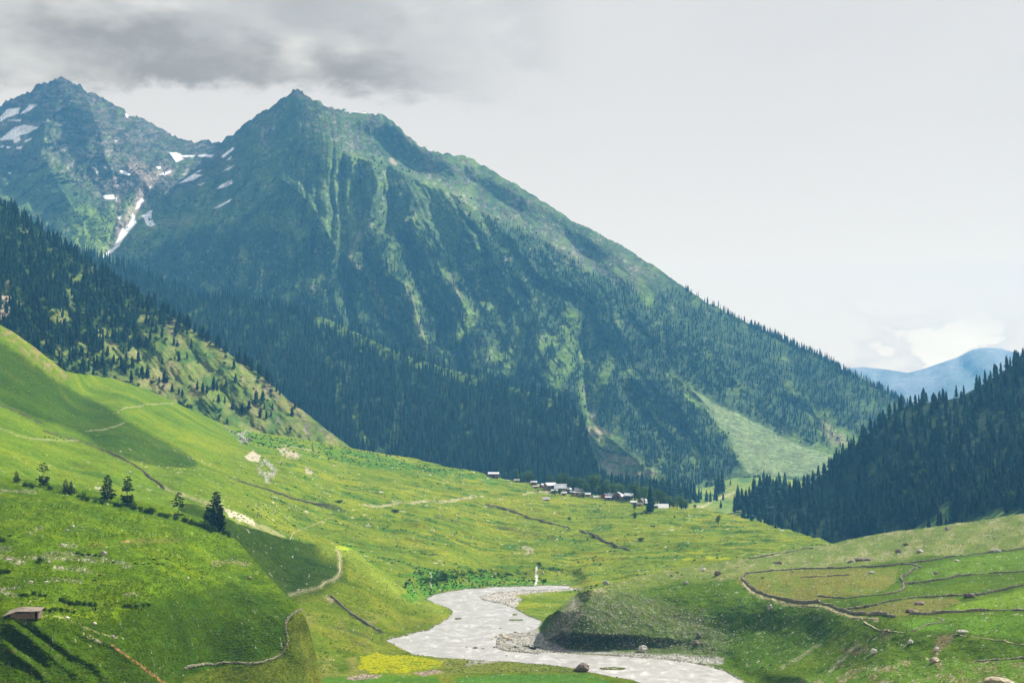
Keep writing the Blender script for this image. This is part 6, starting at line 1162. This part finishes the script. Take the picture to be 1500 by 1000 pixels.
person(sb,482,845.5,'person in dark clothes walking up the footpath left of the river bend',M_robe,1.2,1.25)
person(sn,140,893,'person in dark green clothes standing in front of the thick hedge',M_robe,.4,1.15)
person(sf,1328,924.5,'person in dark clothes on the path beside a pale rock',M_robe,1.2,1.1)
b=MB(); p=sn.pos(94,900); b.tube((0,0,-.3),(.05,0,1.1),.09,.07); b.build('wooden_post',M_wood,loc=p,label='short dark wooden post on the grass right of the shed',cat='post')
print('things',round(time.time()-T0,1))
# ================================================================== LIGHT, SKY, AIR
SUN_AZ,SUN_EL=math.radians(50),math.radians(43)
Lv=Vector((math.cos(SUN_EL)*math.sin(SUN_AZ),math.cos(SUN_EL)*math.cos(SUN_AZ),math.sin(SUN_EL)))
sd_=bpy.data.lights.new('sun','SUN'); sd_.energy=5.0; sd_.angle=math.radians(.55); sd_.color=(1,.94,.82)
so=bpy.data.objects.new('sun',sd_); COL.objects.link(so); so.rotation_euler=Lv.to_track_quat('Z','Y').to_euler()
w=bpy.data.worlds.new('World'); SC.world=w; w.use_nodes=True; t=w.node_tree; bg=t.nodes['Background']
def math_(op,a,b=None,c=None):
    n=N(t,'ShaderNodeMath',operation=op)
    for i,v in enumerate((a,b,c)):
        if v is None: continue
        if isinstance(v,(int,float)): n.inputs[i].default_value=v
        else: t.links.new(v,n.inputs[i])
    return n.outputs[0]
def smooth(v,a,b):
    n=N(t,'ShaderNodeMapRange',interpolation_type='SMOOTHSTEP'); t.links.new(v,n.inputs['Value']); n.inputs['From Min'].default_value=a; n.inputs['From Max'].default_value=b; return n.outputs['Result']
def mixw(f,a,b):
    n=N(t,'ShaderNodeMix',data_type='RGBA'); 
    if isinstance(f,(int,float)): n.inputs['Factor'].default_value=f
    else: t.links.new(f,n.inputs['Factor'])
    for k,v in (('A',a),('B',b)):
        s=[q for q in n.inputs if q.name==k and q.type=='RGBA'][0]
        if isinstance(v,tuple): s.default_value=v+(1,)
        else: t.links.new(v,s)
    return [q for q in n.outputs if q.type=='RGBA'][0]
def noise(scale,detail=5,rough=.55,vec=None,dist=0):
    n=N(t,'ShaderNodeTexNoise'); n.inputs['Scale'].default_value=scale; n.inputs['Detail'].default_value=detail; n.inputs['Roughness'].default_value=rough; n.inputs['Distortion'].default_value=dist
    t.links.new(vec or dirv,n.inputs['Vector']); return n.outputs['Fac']
sky=N(t,'ShaderNodeTexSky',sky_type='NISHITA'); sky.sun_disc=False; sky.sun_elevation=SUN_EL; sky.sun_rotation=SUN_AZ; sky.air_density=1.2; sky.dust_density=2.5
tc=N(t,'ShaderNodeTexCoord'); dirv=tc.outputs['Generated']; sx=N(t,'ShaderNodeSeparateXYZ'); t.links.new(dirv,sx.inputs[0]); X_,Z_=sx.outputs['X'],sx.outputs['Z']
skc=N(t,'ShaderNodeVectorMath',operation='SCALE'); t.links.new(sky.outputs[0],skc.inputs[0]); skc.inputs['Scale'].default_value=.10
mpv=N(t,'ShaderNodeMapping'); mpv.inputs['Scale'].default_value=(1,1,2.2); t.links.new(dirv,mpv.inputs['Vector'])
EX=.441   # one over the exposure gain below
def lin(r,g,b,k=EX): return tuple(((c/255+.055)/1.055)**2.4*k for c in (r,g,b))
veil=mixw(smooth(Z_,.0,.30),lin(238,238,237),lin(217,218,221)); n1=noise(5,6,.55,mpv.outputs[0]); veil=mixw(math_('MULTIPLY',smooth(n1,.35,.7),.35),veil,lin(228,228,229))
n2=noise(7,7,.6,mpv.outputs[0],.3); n3=noise(22,6,.6,mpv.outputs[0])
low=math_('ADD',Z_,math_('ADD',math_('MULTIPLY',math_('SUBTRACT',n2,.5),.11),math_('MULTIPLY',math_('SUBTRACT',n3,.5),.035)))
tilt=math_('ADD',low,math_('MULTIPLY',math_('ABSOLUTE',math_('ADD',X_,.18)),-.05))
edge=smooth(tilt,.208,.224)
rightfade=math_('SUBTRACT',1,smooth(math_('ADD',X_,math_('MULTIPLY',math_('SUBTRACT',n2,.5),.16)),-.13,.015))
dk=math_('MULTIPLY',edge,rightfade)
n4=noise(11,4,.5,mpv.outputs[0],.1)
shade=smooth(math_('ADD',math_('MULTIPLY',math_('SUBTRACT',n4,.5),1.1),math_('MULTIPLY',math_('SUBTRACT',Z_,.25),4.5)),-.04,.30)
dcol=mixw(shade,lin(160,166,172),lin(226,226,225))
c1=mixw(dk,veil,dcol)
# paler wisps right of the dark bank
wz=math_('MULTIPLY',smooth(low,.205,.235),math_('SUBTRACT',1,smooth(X_,.0,.05))); c1=mixw(math_('MULTIPLY',wz,math_('MULTIPLY',smooth(n2,.48,.62),.6)),c1,lin(196,200,204))
# bright cumulus low on the right
lowr=math_('MULTIPLY',smooth(X_,.15,.24),math_('SUBTRACT',1,smooth(math_('ADD',Z_,math_('MULTIPLY',math_('SUBTRACT',n2,.5),.10)),.045,.085)))
nc=noise(19,6,.52,mpv.outputs[0],.1)
c1=mixw(math_('MULTIPLY',lowr,math_('MULTIPLY',smooth(nc,.40,.50),.6)),c1,lin(214,220,226)); c1=mixw(math_('MULTIPLY',lowr,smooth(nc,.50,.55)),c1,lin(252,250,243))
up=smooth(Z_,.45,.8); c1=mixw(math_('MULTIPLY',up,smooth(n1,.5,.62)),c1,skc.outputs[0])   # gaps of blue overhead
# the air in front of the sky takes light away and adds its own blue: let the cloud veil behind it be that much warmer
DENS=5.4e-5; HL=14200.; HTOP=1560.
path_=math_('MINIMUM',HL,math_('DIVIDE',HTOP,math_('MAXIMUM',Z_,.001)))
T_=math_('EXPONENT',math_('MULTIPLY',path_,-DENS)); inv=math_('DIVIDE',1.,T_)
def vm(op,a,b):
    n=N(t,'ShaderNodeVectorMath',operation=op)
    for i,v in ((0,a),(1,b)):
        if isinstance(v,tuple): n.inputs[i].default_value=v
        else: t.links.new(v,n.inputs[i])
    return n.outputs[0]
AIR=(.13*EX,.55*EX,1.0*EX)
invv=N(t,'ShaderNodeCombineXYZ'); [t.links.new(inv,invv.inputs[i]) for i in range(3)]
c1=vm('MAXIMUM',vm('SUBTRACT',vm('MULTIPLY',c1,invv.outputs[0]),vm('MULTIPLY',AIR,vm('SUBTRACT',invv.outputs[0],(1.,1.,1.)))),(.02,.02,.02))
t.links.new(c1,bg.inputs['Color']); bg.inputs['Strength'].default_value=1
# haze
import bmesh
bm=bmesh.new(); bmesh.ops.create_cube(bm,size=1); me=bpy.data.meshes.new('haze'); bm.to_mesh(me); bm.free()
hz=link('haze',me,None,kind='stuff'); hz['label']='pale blue haze filling the valley'; hz['category']='haze'
hz.scale=(62000,14800,HTOP+190); hz.location=(0,14800/2-400,(HTOP+190)/2-190)
m=bpy.data.materials.new('haze_air'); m.use_nodes=True; t=m.node_tree; t.nodes.clear(); out=t.nodes.new('ShaderNodeOutputMaterial'); pv=t.nodes.new('ShaderNodeVolumePrincipled')
pv.inputs['Color'].default_value=(.15,.52,1.0,1); pv.inputs['Density'].default_value=DENS; pv.inputs['Anisotropy'].default_value=.1
t.links.new(pv.outputs[0],out.inputs['Volume']); me.materials.append(m)
SC.view_settings.view_transform='Standard'; SC.view_settings.look='None'; SC.view_settings.exposure=1.18; SC.view_settings.gamma=1
cy=SC.cycles; cy.max_bounces=3; cy.diffuse_bounces=2; cy.glossy_bounces=1; cy.transmission_bounces=1; cy.transparent_max_bounces=4; cy.volume_bounces=0
cy.use_adaptive_sampling=True; cy.adaptive_threshold=.02; cy.use_denoising=True; cy.sample_clamp_indirect=4
try: cy.denoiser='OPENIMAGEDENOISE'; cy.denoising_prefilter='ACCURATE'
except Exception: pass
print('done',round(time.time()-T0,1),'objects',len(SC.objects))
